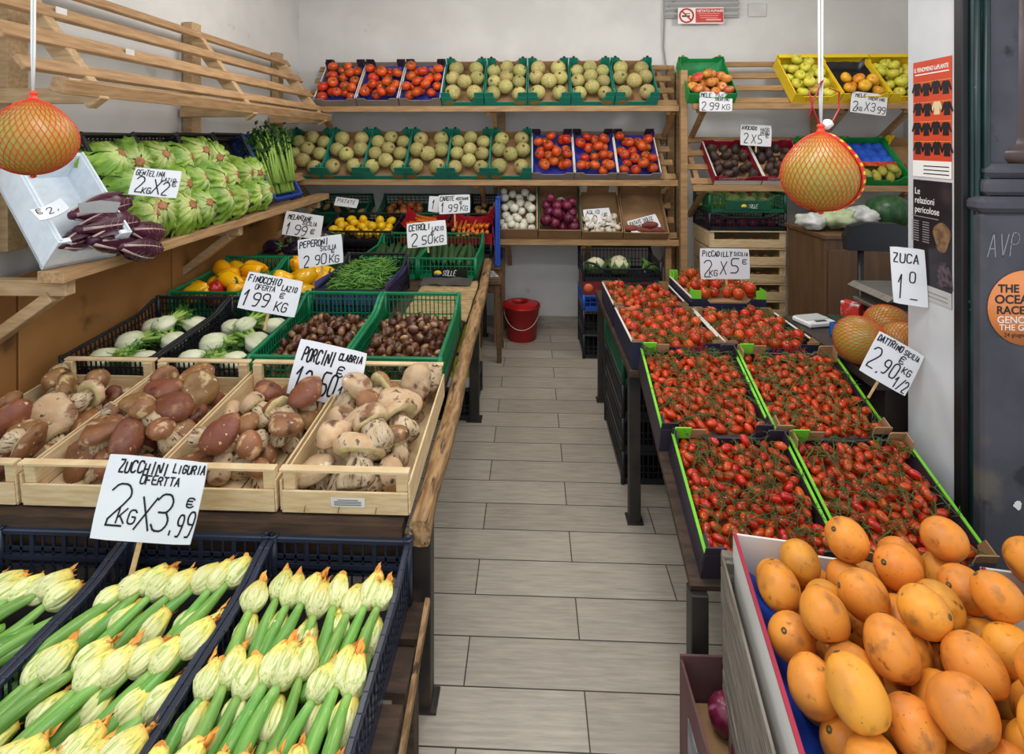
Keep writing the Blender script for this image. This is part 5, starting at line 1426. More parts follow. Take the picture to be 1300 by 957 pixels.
price_sign('FINOCCHIO fennel price sign standing between fennel and peppers', 344, 374, 2.3, 72, 46,
           [('FINOCCHIO', .05, .76, .17, .58, .04), ('LAZIO', .66, .66, .14, .28, .035), ('OFERTA', .2, .58, .13, .36, .03), ('€', .66, .46, .14, .1, .03), ('1', .04, .14, .4, .12, .05), ('99', .2, .14, .36, .34, .045), ('KG', .62, .12, .24, .24, .04)], roll=11, tilt=14, yaw=4, stick=20, stick_dx=.05, seed=14)

# beans and peppers
M = cnt_M(-.99, 2.78, .56)
plastic_crate('black plastic crate of green beans lined with purple paper', M, .39, .56, .18, .23, BLACK_PL, nvx=12, nvy=18)
f = MB()
for sg in (-1, 1): f.grid(lambda a, c, sg=sg: (sg * (.178 + .010 * c + .012 * c * c), .03 + a * .48, .05 + .16 * c * (1 - .25 * a)), 8, 5)
f.grid(lambda a, c: ((a - .5) * .36, .016 + .006 * math.sin(a * 9) * c, .02 + .13 * c), 10, 4)
tag(put('paper_liner', f, PURPLE_PAPER, M=M), 'purple paper lining the green bean crate', 'paper')
rg = random.Random(77)
hz = lambda x, y: .155 + .075 * math.exp(-((x / .15) ** 2 + ((y - .3) / .26) ** 2))
def bean_M(rg, x, y, z): return M @ T(x, y, z) @ RZ(rg.gauss(0, .9) + .6) @ RY(R(rg.uniform(-18, 18))) @ RX(rg.uniform(0, 6))
for k in range(290):
    x, y = rg.uniform(-.125, .125), rg.uniform(.065, .47)
    P_BEAN[k % 4].make(bean_M(rg, x, y, hz(x, y) + rg.uniform(-.008, .014)), 'thin green bean on the heap in purple-lined black crate', 'green beans on the heap', parts=False)
f = MB()
for k in range(420):
    x, y = rg.uniform(-.13, .13), rg.uniform(.05, .48); me = P_BEAN[k % 4].body
    MM = T(x, y, hz(x, y) - rg.uniform(.01, .035)) @ RZ(rg.gauss(0, .9) + .6) @ RY(R(rg.uniform(-15, 15)))
    f.add([v.co for v in me.vertices], [tuple(p.vertices) for p in me.polygons], True, MM)
tag(put('green_beans', f, BEAN, M=M), 'deeper layer of green beans under the heap', 'green beans', kind='stuff')
for i, (x, nm) in enumerate(((-1.39, 'right'), (-1.79, 'left'))):
    M = cnt_M(x, 2.78, .56)
    plastic_crate(f'{nm} green plastic crate of yellow peppers', M, .39, .56, .16, .20, GREEN_PL, nvx=14, nvy=22, group='pepper crates')
    P = pack(17, -.185, .185, .012, .545, lambda r: r.uniform(.047, .054), .05, 400 + i, 60)
    rg = random.Random(410 + i); items = []
    for k, (a, b, c, r) in enumerate(P):
        red = (k == 6 and i == 1)
        pr_ = P_PEPR if red else rg.choice(P_PEPY)
        o = pr_.make(M @ T(a, b, c) @ rnd_rot(rg) @ S(r / .042), '', 'peppers')
        items.append((o, a, b + .35 * c, 'red pepper' if red else 'yellow pepper'))
    row_labels(items, .1, f'{nm} pepper crate')
price_sign('PEPERONI price sign behind the yellow peppers', 407, 319, 2.82, 56, 36,
           [('PEPERONI', .04, .7, .22, .66, .045), ('SICILIA', .5, .52, .15, .36, .035), ('€', .74, .4, .14, .1, .03), ('2', .1, .02, .4, .16, .05), ('90', .36, .06, .32, .28, .045), ('KG', .68, .06, .26, .26, .04)], roll=-8, tilt=12, yaw=0, stick=10, seed=16)

# cucumbers, aubergines, flattened card
for i, (x, nm) in enumerate(((-.575, 'right'), (-.975, 'left'))):
    M = cnt_M(x, 3.5, .57)
    c = plastic_crate(f'{nm} green plastic crate of cucumbers', M, .395, .57, .15, .215, GREEN_PL, nvx=14, nvy=22, group='cucumber crates')
    if i == 0:
        f = MB(); f.box((.02, -.004, .045), (.24, .003, .062)); put('brand_plate', f, mat('black_plate', '121814', rough=.35), c)
        solle(c, -.06, -.0065, .046, 1.05)
    items = []; rg = random.Random(440 + i)
    for k in range(15):
        lay = k // 8; a = -.15 + .3 * (k % 8) / 7 if lay == 0 else -.13 + .26 * (k - 8) / 6
        o = P_CUC[k % 2].make(M @ T(a, .27 + rg.uniform(-.03, .03) - .07 * lay, .085 + .045 * lay) @ RX(-R(62 + rg.uniform(-5, 5))) @ RY(R(rg.uniform(-9, 9))) @ RZ(rg.uniform(0, 6)) @ S(1.12, 1.12, 1.02), '', 'cucumbers')
        items.append((o, a, .2 * (1 - lay), 'dark green cucumber'))
    row_labels(items, .2, f'{nm} cucumber crate')
price_sign('CETROLI cucumber price sign on the cucumber crates', 542, 297, 3.46, 50, 31,
           [('CETROLI', .05, .68, .23, .56, .05), ('LAZIO', .64, .6, .16, .3, .04), ('€', .6, .44, .14, .1, .035), ('2', .08, .08, .48, .2, .055), ('50', .36, .1, .34, .3, .05), ('KG', .68, .12, .26, .26, .045)], roll=-6, tilt=12, stick=8, seed=18)
M = cnt_M(-1.66, 3.42, .56)
plastic_crate('dark green plastic crate of aubergines behind the peppers', M, .39, .56, .18, .22, DGREEN_PL, nvx=14, nvy=20)
items = []
for k, (a, b, c, rz) in enumerate(((-.115, .10, .21, 60), (.06, .09, .205, 100), (-.07, .27, .205, 20), (.1, .27, .205, -30), (-.08, .43, .21, 70), (.08, .43, .21, 120))):
    o = P_EGG.make(M @ T(a, b, c) @ RZ(R(rz)) @ RX(R(80)) @ S(1.2), '', 'aubergines'); items.append((o, a, b, 'dark purple aubergine'))
row_labels(items, .1, 'aubergine crate')
f = MB(); f.box((0, .28, .075), (.37, .54, .14), ch=.01)
tag(put('inner_carton', f, KRAFT, M=M), 'brown carton the aubergines rest on inside their crate', 'carton')
price_sign('MELANZANE aubergine price sign behind the aubergines', 384, 286, 3.5, 50, 30,
           [('MELANZANE', .1, .7, .2, .62, .045), ('SICILIA', .5, .52, .16, .36, .04), ('1', .1, .08, .48, .12, .055), ('99', .32, .1, .36, .34, .05), ('€', .74, .2, .2, .14, .04)], roll=8, tilt=10, stick=9, seed=20)
f = MB(); f.grid(lambda a, c: ((a - .5) * .36 + .01 * noise.noise((a * 3, c * 6, 1)), c * .66, .006 + .012 * abs(noise.noise((a * 7, c * 9, 4)))), 16, 26)
f.grid(lambda a, c: ((a - .5) * .36 + .01 * noise.noise((a * 3, c * 6, 1)), c * .66, .0005), 4, 4)
tag(put('flattened_sack', f, mat('sack_straw', 'b09468', '8f7650', ns=14, rough=.9, bump=.5, bs=40, stretch=(1, 3, 1)), M=cnt_M(-.535, 2.80, .66)), 'flattened straw coloured sack between chestnuts and cucumbers', 'sack')
f = MB(); f.grid(lambda a, c: ((a - .5) * .33, c * .12, .018 + .01 * noise.noise((a * 5, c * 4, 9)) + .012 * c), 14, 6)
tag(put('dark_card_flap', f, mat('dark_grey_card', '4a463f', '3d3a35', ns=9, rough=.8), M=cnt_M(-.56, 3.34, .12)), 'dark grey cardboard flap in front of cucumber crate', 'cardboard')

# lemons, carrots, onions and potatoes at the far end
def low_crate(x, y, z, w, l, h, m, lb): plastic_crate(lb, T(x, y, z), w, l, h, h, m, nvx=12, nvy=10)
zt4 = .7625
low_crate(-1.38, 4.09, zt4, .56, .33, .115, BLACK_PL, 'empty black crate supporting the lemon crate')
M = T(-1.38, 4.07, zt4 + .118) @ RX(.2)
plastic_crate('black plastic crate of lemons on left counter', M, .56, .35, .10, .13, BLACK_PL, nvx=18, nvy=12)
fill(M, None, [P_LEM], 32, .54, .34, lambda r: r.uniform(.033, .038), .033, 500, 'yellow lemon', 'lemon crate', 'lemons', z0=.012)
low_crate(-.67, 4.10, zt4, .70, .33, .115, BLACK_PL, 'empty black crate supporting the carrot bags')
REDFILM = mat('red_plastic_film', 'b5202c', 'a01a26', ns=8, rough=.2, trans=.35, bump=.5, bs=16, spec=.6)
for i, (x, w, nm, n) in enumerate(((-.86, .37, 'left', 9), (-.485, .35, 'right', 16))):
    M = T(x, 4.09, zt4 + .118) @ RX(.24)
    f = MB()
    wz = lambda a, c: .012 * noise.noise((a * 6 + i, c * 6, 3))
    f.grid(lambda a, c: ((a - .5) * w, .33 * c, .03 + wz(a, c) + .10 * abs(2 * a - 1) ** 3 + .06 * max(0, 2 * c - 1) ** 2 + .05 * max(0, 1 - 4 * c)), 20, 14)
    f.grid(lambda a, c: ((a - .5) * w, .002 - .012 * c, .08 - .085 * c + wz(a, 0)), 20, 4)
    if i == 1: f.grid(lambda a, c: (w / 2 + .02 * math.sin(c * 2) + .006 * noise.noise((a * 8, c * 6, 2)), .33 * a, .13 - .36 * c * (1 - .3 * a) + wz(1, a)), 12, 10)
    tag(put('red_plastic_bag', f, REDFILM, M=M), f'{nm} open red plastic bag of carrots', 'bag')
    rg = random.Random(520 + i); items = []
    for k in range(n):
        if i == 0: MM = M @ T(rg.uniform(-.1, .1), .07 + .025 * k, .075 + .012 * (k % 3)) @ RZ(R(rg.uniform(55, 80))) @ RX(pi / 2) @ S(1.25)
        else: MM = M @ T(-.13 + .26 * (k % 8) / 7, .07 + .07 * (k // 8), .08 + .015 * (k // 8)) @ RX(R(rg.uniform(70, 95))) @ RZ(rg.uniform(0, 6)) @ RY(R(rg.uniform(-10, 10)))
        o = P_CAR.make(MM, '', 'carrots'); p = MM.translation; items.append((o, p.x, p.y, 'orange carrot'))
    row_labels(items, .06, f'{nm} red carrot bag')
price_sign('CAROTE carrot price sign above the right red bag', 577, 259, 4.08, 41, 24,
           [('CAROTE', .05, .68, .22, .45, .05), ('NOSTRANE', .55, .7, .14, .4, .035), ('€', .66, .48, .16, .1, .04), ('1', .08, .1, .5, .1, .06), ('99', .3, .12, .38, .32, .055), ('KG', .68, .14, .26, .26, .045)], roll=-2, tilt=8, stick=16, seed=22)
price_sign('small creased sign half hidden behind the CAROTE sign', 551, 259, 4.16, 14, 20, [('1', .3, .2, .6, .3, .06)], roll=4, tilt=8, seed=23)
low_crate(-1.66, 4.45, zt4, .48, .27, .21, BLACK_PL, 'empty black crate under the green potato crate, by left wall')
low_crate(-.87, 4.45, zt4, .60, .27, .21, BLACK_PL, 'empty black crate under the onion and potato crate')
low_crate(-.43, 4.45, zt4, .26, .27, .21, BLACK_PL, 'small empty black crate at far right end of left counter')
M = T(-1.66, 4.43, zt4 + .213) @ RX(.45); plastic_crate('green crate with few potatoes at far left of the counter', M, .46, .28, .11, .13, DGREEN_PL, nvx=14, nvy=9)
fill(M, None, P_POT, 7, .44, .27, lambda r: .032, .036, 541, 'brown potato', 'far green crate', 'potatoes in the far green crate')
price_sign('crumpled sign lying in the far green potato crate', 440, 257, 4.4, 30, 12, [('PATATE', .1, .4, .4, .8, .06)], roll=8, tilt=30, seed=24)
M = T(-.93, 4.43, zt4 + .213) @ RX(.45); plastic_crate('dark green crate of golden onions and potatoes at far end of counter', M, .78, .28, .11, .13, DGREEN_PL, nvx=20, nvy=9)
fill(M, None, [P_ONG], 13, .78, .27, lambda r: r.uniform(.032, .037), .036, 542, 'golden onion', 'far onion crate', 'golden onions', x1=.0)
fill(M, None, P_POT, 12, .78, .27, lambda r: r.uniform(.032, .037), .036, 543, 'brown potato', 'far onion crate', 'potatoes beside golden onions', x0=.02)
M = T(-.42, 4.43, zt4 + .213) @ RX(.45); plastic_crate('black crate of potatoes at far right end of counter', M, .23, .28, .11, .13, BLACK_PL, nvx=9, nvy=9)
fill(M, None, P_POT, 6, .23, .27, lambda r: r.uniform(.032, .036), .036, 544, 'brown potato', 'far right black crate', 'potatoes in the far right crate')
plastic_crate('shallow blue plastic crate standing on edge at far end of left counter', T(-.262, 4.16, .68) @ RY(pi / 2) @ T(-.28, 0, -.03), .55, .36, .04, .04, BLUE_PL, nvx=10, nvy=8)

# stool, lime box and crates under the left counter
st = thing('stool', 'small worn wooden stool beside far end of left counter', 'stool', T(-.335, 4.1, 0))
f = MB(); f.box((0, 0, .612), (.21, .34, .035), ch=.006); put('seat', f, DARK_WOOD if False else mat('worn_brown_wood', '6d4d33', '583c27', ns=6, rough=.7, stretch=(8, 2, 8)), st)
for sx in (-1, 1):
    for sy in (-1, 1):
        f = MB(); f.bar((sx * .07, sy * .13, .595), (sx * .09, sy * .15, 0), .035, .035, up=(1, 0, 0), ch=.003); put('leg', f, MATS['worn_brown_wood'], st)
for sy in (-1, 1):
    f = MB(); f.box((0, sy * .13, .555), (.16, .02, .06)); put('apron', f, MATS['worn_brown_wood'], st)
f = MB(); f.grid(lambda a, c: ((a - .5) * .15, (c - .5) * .2, .012 * noise.noise((a * 4, c * 4, 1)) + .014), 8, 8); f.grid(lambda a, c: ((a - .5) * .15, (c - .5) * .2, .002), 2, 2)
tag(put('folded_papers', f, mat('newspaper', 'b8b7b5', '8c8b8a', ns=30, rough=.8), M=T(-.35, 4.06, .63) @ RZ(.3)), 'crumpled papers lying on the small wooden stool', 'paper')
plastic_crate('black plastic crate on floor under left counter, below lime box', T(-.53, 3.12, 0), .38, .4, .19, .19, BLACK_PL, nvx=12, nvy=12)
LIME = mat('acid_lime_card', 'b4c81e', 'a6ba18', ns=4, rough=.5)
t = thing('fruit_carton', 'acid lime Fruit carton under left counter by the steel leg', 'carton', T(-.53, 3.14, .192))
f = MB(); f.box((0, .19, .125), (.36, .38, .25), ch=.002); put('box', f, LIME, t)
f = MB(); f.box((0, -.0015, .03), (.36, .002, .06)); put('white_band', f, WHITE_CARD, t)
printed('Fruit', .13, T(-.14, -.002, .09) @ RX90, mat('olive_print', '5c7020', rough=.6), t)
f = MB()
for (x, z) in ((-.1, .2), (.1, .2)): f.box((x, -.001, z), (.08, .002, .022), ch=.0005)
f.box((.181, .1, .2), (.002, .08, .02)); put('hand_hole', f, INK, t)

# ---------------------------------------------------------------- courgettes with flowers
ZL = ['rightmost', 'middle', 'left']
for i in range(3):
    x = -.545 - .408 * i
    M = T(x, .87, .368)
    plastic_crate(f'blue-black plastic crate of flowering courgettes, {("rightmost", "middle", "left one cut by the frame")[i]}', M, .398, .6, .15, .182, NAVY_PL, nvx=16, nvy=26, windows=True, hs_mid=.15, group='courgette crates')
    f = MB(); f.box((0, .3, .035), (.37, .57, .02), ch=.004)
    tag(put('crate_tray', f, mat('dark_tray', '20242b', rough=.6), M=M), f'dark tray in the bottom of {ZL[i]} courgette crate', 'tray')
    rg = random.Random(600 + i); items = []
    def zput(lx, ly, lz, yaw, pitch, s=1.0):
        p = rg.choice(P_ZUC)
        o = p.make(M @ T(lx, ly, lz) @ RZ(R(yaw)) @ RX(-R(90 - pitch)) @ RZ(rg.uniform(0, 6.28)) @ S(s), '', 'flowering courgettes')
        items.append((o, lx, ly, 'courgette with yellow flower')); return o
    ZS = 1.2
    if i == 0:
        for lay in range(2):
            for r in range(3):
                n = 9 if lay else 5
                for k in range(n):
                    lx = -.158 + .316 * k / (n - 1) + rg.uniform(-.006, .006)
                    ly = .42 - .20 * r + rg.uniform(-.016, .018) - .07 * (1 - lay) + (.02 if k % 2 else 0)
                    zput(lx, ly, .132 - .036 * (1 - lay) + rg.uniform(-.004, .006), rg.uniform(-14, 8), 11 + rg.uniform(-4, 4), ZS * rg.uniform(.92, 1.06))
    elif i == 1:
        for lay in range(2):
            for r in range(3):
                for k in range(8 if lay else 5):
                    lx = -.150 + .30 * k / (7 if lay else 4) + rg.uniform(-.010, .010)
                    ly = .40 - .20 * r + .07 * k / 7 + rg.uniform(-.03, .03) - .06 * (1 - lay)
                    zput(lx, ly, .134 - .036 * (1 - lay) + rg.uniform(-.006, .010), -22 + rg.uniform(-16, 10), 11 + rg.uniform(-5, 6), ZS * rg.uniform(.95, 1.06))
    else:
        for r in range(4):
            for k in range(8):
                lx = -.150 + .30 * k / 7 + rg.uniform(-.008, .008)
                ly = .40 - .15 * r + rg.uniform(-.02, .02)
                if r % 2 == 0: zput(lx * .75 + .0, ly + .02, .135 + rg.uniform(-.012, .004), -34 + rg.uniform(-8, 8), 8, ZS)
                else: zput(lx * .75 - .0, ly - .03, .125 + rg.uniform(-.012, .008), 146 + rg.uniform(-10, 10), 6, ZS)
    row_labels(items, .09, f'{ZL[i]} courgette crate')
price_sign('large ZUCCHINI OFERTTA price sign in front of the mushrooms', 191, 634, 1.40, 128, 94,
           [('ZUCCHINI', .12, .80, .14, .50, .028), ('LIGURIA', .66, .84, .10, .32, .024), ('OFERTTA', .36, .68, .10, .40, .024), ('2', .08, .16, .48, .26, .03), ('KG', .22, .2, .17, .2, .026), ('X', .40, .16, .40, .2, .03), ('3', .56, .14, .46, .22, .03), ('.99', .72, .1, .28, .25, .028), ('€', .86, .44, .12, .1, .024)],
           roll=6, tilt=14, yaw=3, stick=40, stick_dx=-.03, seed=30)
# ---------------------------------------------------------------- right stand: tomatoes
def stem_tangle(M, w, l, z, n, seed, lb, hf=None):
    rg = random.Random(seed); f = MB()
    for k in range(n):
        a, b = rg.uniform(-w / 2 + .02, w / 2 - .02), rg.uniform(.02, l - .02)
        an = rg.uniform(0, 6.28); L = rg.uniform(.05, .11)
        pts = []
        for i in range(5):
            t = i / 4
            x = min(w / 2 - .01, max(-w / 2 + .01, a + math.cos(an) * L * (t - .5))); y = min(l - .01, max(.01, b + math.sin(an) * L * (t - .5)))
            pts.append((x, y, z + .012 * math.sin(pi * t) + rg.uniform(-.004, .006)))
        f.tube(pts, [.0016, .0015, .0014, .0012, .001], 4, cap=False)
        for i in range(5):
            p = Vector(pts[i])
            for q in range(2):
                d = Vector((rg.uniform(-1, 1), rg.uniform(-1, 1), rg.uniform(-.9, .5))).normalized() * rg.uniform(.012, .028)
                f.tube([p, p + d * .6 + Vector((0, 0, .003)), p + d], [.0011, .001, .0008], 3, cap=False)
    o = put('tomato_stems', f, LEAFG, M=M)
    tag(o, lb, 'stems', kind='stuff')

SLP = math.atan(.42)
def slope_M(xl, w, y, z): return T(xl + w / 2, y, z) @ RX(SLP)
def lay_rot(rg): return RZ(rg.uniform(0, 6.28)) @ RX(R(rg.uniform(60, 120))) @ RZ(rg.uniform(0, 6))
under = MB()
DATC = [('front left', .487, 1.523, .417, .385), ('front right', .885, 1.523, .417, .395), ('rear left', .455, 1.885, .5695, .385), ('rear right', .85, 1.885, .5695, .39)]
for i, (nm, xl, y, z, w) in enumerate(DATC):
    M = slope_M(xl, w, y, z)
    L = .385
    c = carton(f'black and lime cardboard tray of date tomatoes, {nm} one', M, w, L, .108, DARK_CARD, group='date tomato trays', inner=LIME_CARD, rim=LIME_CARD, notch=.62, nlow=.75, ears=.03, ear_w=.06, ear_len=.05, ear_mat=(KRAFT if i % 2 else DARK_CARD), front_ears=True, hback=.105)
    f = MB(); f.box((-w / 2 + .035, L - .012, .122), (.055, .004, .05)); put('lime_flap', f, LIME_CARD, c)
    f = MB(); f.box((-w / 2 + .09, L - .011, .118), (.05, .004, .04)); put('kraft_flap', f, KRAFT, c)
    if i > 1:
        f = MB(); write(f, 'LE NOSTRE', 0, 0, .03, .13, .004, random.Random(4), slant=.2); f.v = [Vector((p.x - .05, L - .0155, p.y + .10)) for p in f.v]
        put('printing', f, RED_INK, c)
    rg = random.Random(700 + i)
    n = 105
    pk = pack(n, -w / 2 + .008, w / 2 - .008, .008, L - .008, lambda r: r.uniform(.0150, .0172), .072, 710 + i, 26)
    low = pack(95, -w / 2 + .008, w / 2 - .008, .008, L - .008, .0165, .045, 720 + i, 14)
    me = P_DAT.body
    vs = [v.co.copy() for v in me.vertices]; fs = [tuple(p.vertices) for p in me.polygons]
    def under_add(a, b, c_): under.add(vs, fs, True, M @ T(a, b, c_) @ lay_rot(rg))
    for (a, b, c_, r) in low: under_add(a, b, c_)
    for (a, b, c_, r) in pk:
        if i < 2:
            P_DAT.make(M @ T(a, b, c_) @ lay_rot(rg) @ S(r / .0162), f'small red date tomato with green calyx in {nm} tray', f'date tomatoes in {nm} tray')
        else: under_add(a, b, c_)
    stem_tangle(M, w, L, .112, 70 if i < 2 else 90, 730 + i, f'tangle of green tomato stems over the {nm} date tomato tray')
    f = MB(); f.box((0, L / 2, .038), (w - .02, L - .02, .02)); tag(put('tray_insert', f, KRAFT, M=M), f'kraft insert under tomatoes in the {nm} date tomato tray', 'cardboard insert')
tag(put('date_tomatoes', under, TOM_RED), 'date tomatoes of the rear trays and the lower layers', 'tomatoes', kind='stuff')

PICC = [('near left', .432, 2.262, .699, .395, .47, 72, .07), ('near right', .832, 2.262, .699, .395, .47, 72, .07), ('far left', .432, 2.77, .699, .395, .45, 52, .07), ('far raised right', .842, 2.77, .699, .385, .45, 34, .14)]
for i, (nm, xl, y, z, w, L, n, z0) in enumerate(PICC):
    M = T(xl + w / 2, y, z)
    h = .115 if i < 3 else .155
    c = carton(f'navy cardboard tray of round tomatoes, {nm} one', M, w, L, h, NAVY_CARD, group='round tomato trays', inner=NAVY_CARD, rim=WHITE_CARD, notch=.5, nlow=.85, ears=.012 if i < 3 else .045, ear_w=.05, ear_mat=(KRAFT if i < 3 else LIME_CARD), hback=h + .012)
    f = MB(); f.lathe([(.035, 0), (.035, .0015), (.001, .0015)], 20, M=T(-w / 2 + .085, L - .008, h - .0) @ RX(R(60)) @ S(1, .42, 1)); put('orange_print', f, mat('print_orange', 'd8643c', rough=.5), c)
    rg = random.Random(750 + i)
    f = MB(); f.box((0, L / 2, z0 / 2 + .002), (w - .02, L - .02, z0 - .008)); tag(put('tray_insert', f, KRAFT, M=M), f'kraft insert under tomatoes in the {nm} round tomato tray', 'cardboard insert')
    pk = pack(n, -w / 2 + .008, w / 2 - .008, .008, L - .008, lambda r: r.uniform(.0215, .0255) if i < 3 else r.uniform(.027, .032), z0, 760 + i, 30)
    for (a, b, c_, r) in pk:
        P_PIC.make(M @ T(a, b, c_) @ up_rot(rg) @ S(r / .0195), f'round red tomato with green calyx in {nm} tray', f'round tomatoes in {nm} tray')
    stem_tangle(M, w, L, z0 + .044, 60 if i < 2 else 26, 770 + i, f'tangle of green tomato stems over the {nm} round tomato tray')
price_sign('PICCADILLY SICILIA price sign standing in far raised tomato tray', 921, 335, 2.86, 62, 38,
           [('PICCADILLY', .03, .74, .17, .62, .036), ('SICILIA', .68, .77, .12, .29, .03), ('2', .04, .1, .5, .2, .04), ('KG', .16, .1, .18, .18, .035), ('X', .38, .16, .44, .18, .04), ('5', .6, .2, .5, .22, .045), ('€', .84, .5, .16, .12, .03)], roll=1, tilt=8, stick=9, stick_dx=.02, seed=32)
price_sign('DATTRINO date tomato price sign tilted by the white jamb', 1132, 461, 1.80, 60, 58,
           [('DATTRINO', .05, .80, .14, .54, .03), ('SICILIA', .63, .80, .11, .32, .024), ('2', .04, .2, .5, .24, .035), (',', .28, .15, .2, .1, .035), ('90', .36, .22, .34, .34, .035), ('€', .6, .58, .16, .12, .028), ('KG', .74, .42, .15, .2, .028), ('1/2', .68, .06, .26, .3, .03)],
           roll=30, tilt=8, yaw=-4, stick=24, stick_dx=-.08, seed=34)
price_sign('folded ZUCA price sign taped to the edge of white jamb', 1154, 352, 1.80, 36, 72, [('ZUCA', .05, .74, .16, .8, .025), ('1', .12, .12, .4, .2, .025), ('0', .5, .42, .18, .22, .025), ('_', .5, .12, .1, .3, .025)], roll=4, tilt=4, yaw=-20, seed=36, skew=-.1)

# under the right stand
for k in range(4):
    m = BLACK_PL if k < 3 else DGREEN_PL
    plastic_crate(('black plastic crate on the floor under right stand', 'second black plastic crate from floor under right stand', 'third black plastic crate from floor under right stand', 'dark green plastic crate topmost under right stand')[k], T(.645, 2.57, .163 * k), .40, .6, .161, .161, m, nvx=16, nvy=24, group='crates under the right stand')
t = thing('onion_carton', 'brown printed carton on floor at foot of right stand', 'carton', T(.595, .98, 0))
f = MB(); f.box((0, .23, .004), (.38, .46, .008)); put('base', f, KRAFT, t)
PURC = mat('purple_brown_card', '6b4a48', '59393a', ns=5, rough=.7)
for (c_, d_, nm) in (((0, .004, .13), (.38, .006, .26), 'front_wall'), ((0, .456, .14), (.38, .006, .28), 'back_wall'), ((-.187, .23, .135), (.006, .45, .27), 'side_wall'), ((.187, .23, .135), (.006, .45, .27), 'side_wall')):
    f = MB(); f.box(c_, d_); put(nm, f, PURC, t)
f = MB(); f.box((-.191, .23, .13), (.002, .3, .12)); put('grey_print', f, mat('grey_print', '8d8d92', '6a6a70', ns=20, rough=.6), t)
f = MB(); f.box((0, .23, .085), (.36, .44, .15), ch=.004); tag(put('inner_box', f, KRAFT, M=T(.595, .98, 0)), 'kraft box inside the brown carton on floor', 'carton')
for k, (x, y) in enumerate(((.50, 1.36), (.59, 1.34), (.68, 1.36), (.52, 1.26), (.64, 1.25))):
    P_ONR.make(T(x, y, .205) @ RX(.5) @ RZ(k) @ S(1.05), ('purple onion in back left corner of brown floor carton', 'purple onion in back middle of brown floor carton', 'purple onion in back right corner of brown floor carton', 'purple onion front left in brown floor carton', 'purple onion front right in brown floor carton')[k], 'purple onions in floor carton')

# persimmons
WEATH = mat('weathered_crate_wood', '8a8074', '6a6156', ns=5, rough=.85, stretch=(4, 2, 22), bump=.4, bs=14, spots=('4c453c', 6, .6, .72))
YW = R(-9)
PM = T(.685, .78, 0) @ RZ(YW)
for s_, (xo, nm) in enumerate(((0, 'left'), (.56, 'right'))):
    for k in range(3):
        wood_crate(f'weathered slatted crate, {("lowest", "second", "third")[k]} in {nm} persimmon stack', PM @ T(xo, 0, .147 * k), .55, .58, .145, side_slats=True, group='crates under persimmons', CRATE_WOOD=WEATH)
    M = PM @ T(xo, .02, .443)
    wood_crate(f'weathered wooden crate around the {nm} persimmon tray', M, .555, .57, .15, side_slats=True, group='persimmon outer crates', CRATE_WOOD=WEATH)
    M = M @ T(0, .012, .012)
    carton(f'white cardboard tray of persimmons with red printed rim, {nm} one', M, .50, .54, .20, WHITE_CARD, group='persimmon trays', notch=.4, nlow=.9, rim=RED_CARD, inner=mat('pink_card', 'b86a70', 'a85a62', ns=4, rough=.6))
    f = MB(); f.grid(lambda a, c: ((a - .5) * .48, .012 + c * .515, .10 + .05 * max(0, abs(2 * a - 1) - .85) / .15 + .004 * noise.noise((a * 9, c * 9, 2))), 20, 12)
    tag(put('blue_paper', f, mat('bright_blue_paper', '2a4fc0', '2342a8', ns=8, rough=.5), M=M), f'blue paper under the persimmons of {nm} tray', 'paper')
    pk = pack(58, -.245, .245, .004, .53, lambda r: r.uniform(.043, .048), .095, 800 + s_, 90, zslope=lambda x, y, q=(-.22 if s_ == 0 else .22): q * x + .04 * y)
    rg = random.Random(810 + s_); items = []
    for (a, b, c_, r) in pk:
        p = rg.choice(P_PERS)
        o = p.make(M @ T(a, b, c_) @ RZ(rg.uniform(0, 6)) @ RX(R(rg.uniform(40, 110))) @ RZ(rg.uniform(0, 6)) @ S(r / .0455), '', 'persimmons')
        lvl = 'upper' if c_ > .195 else 'lower'
        items.append((o, a, b, f'{lvl} persimmon', lvl))
    for lv in ('upper', 'lower'): row_labels([q[:4] for q in items if q[4] == lv], .09, f'{nm} tray')

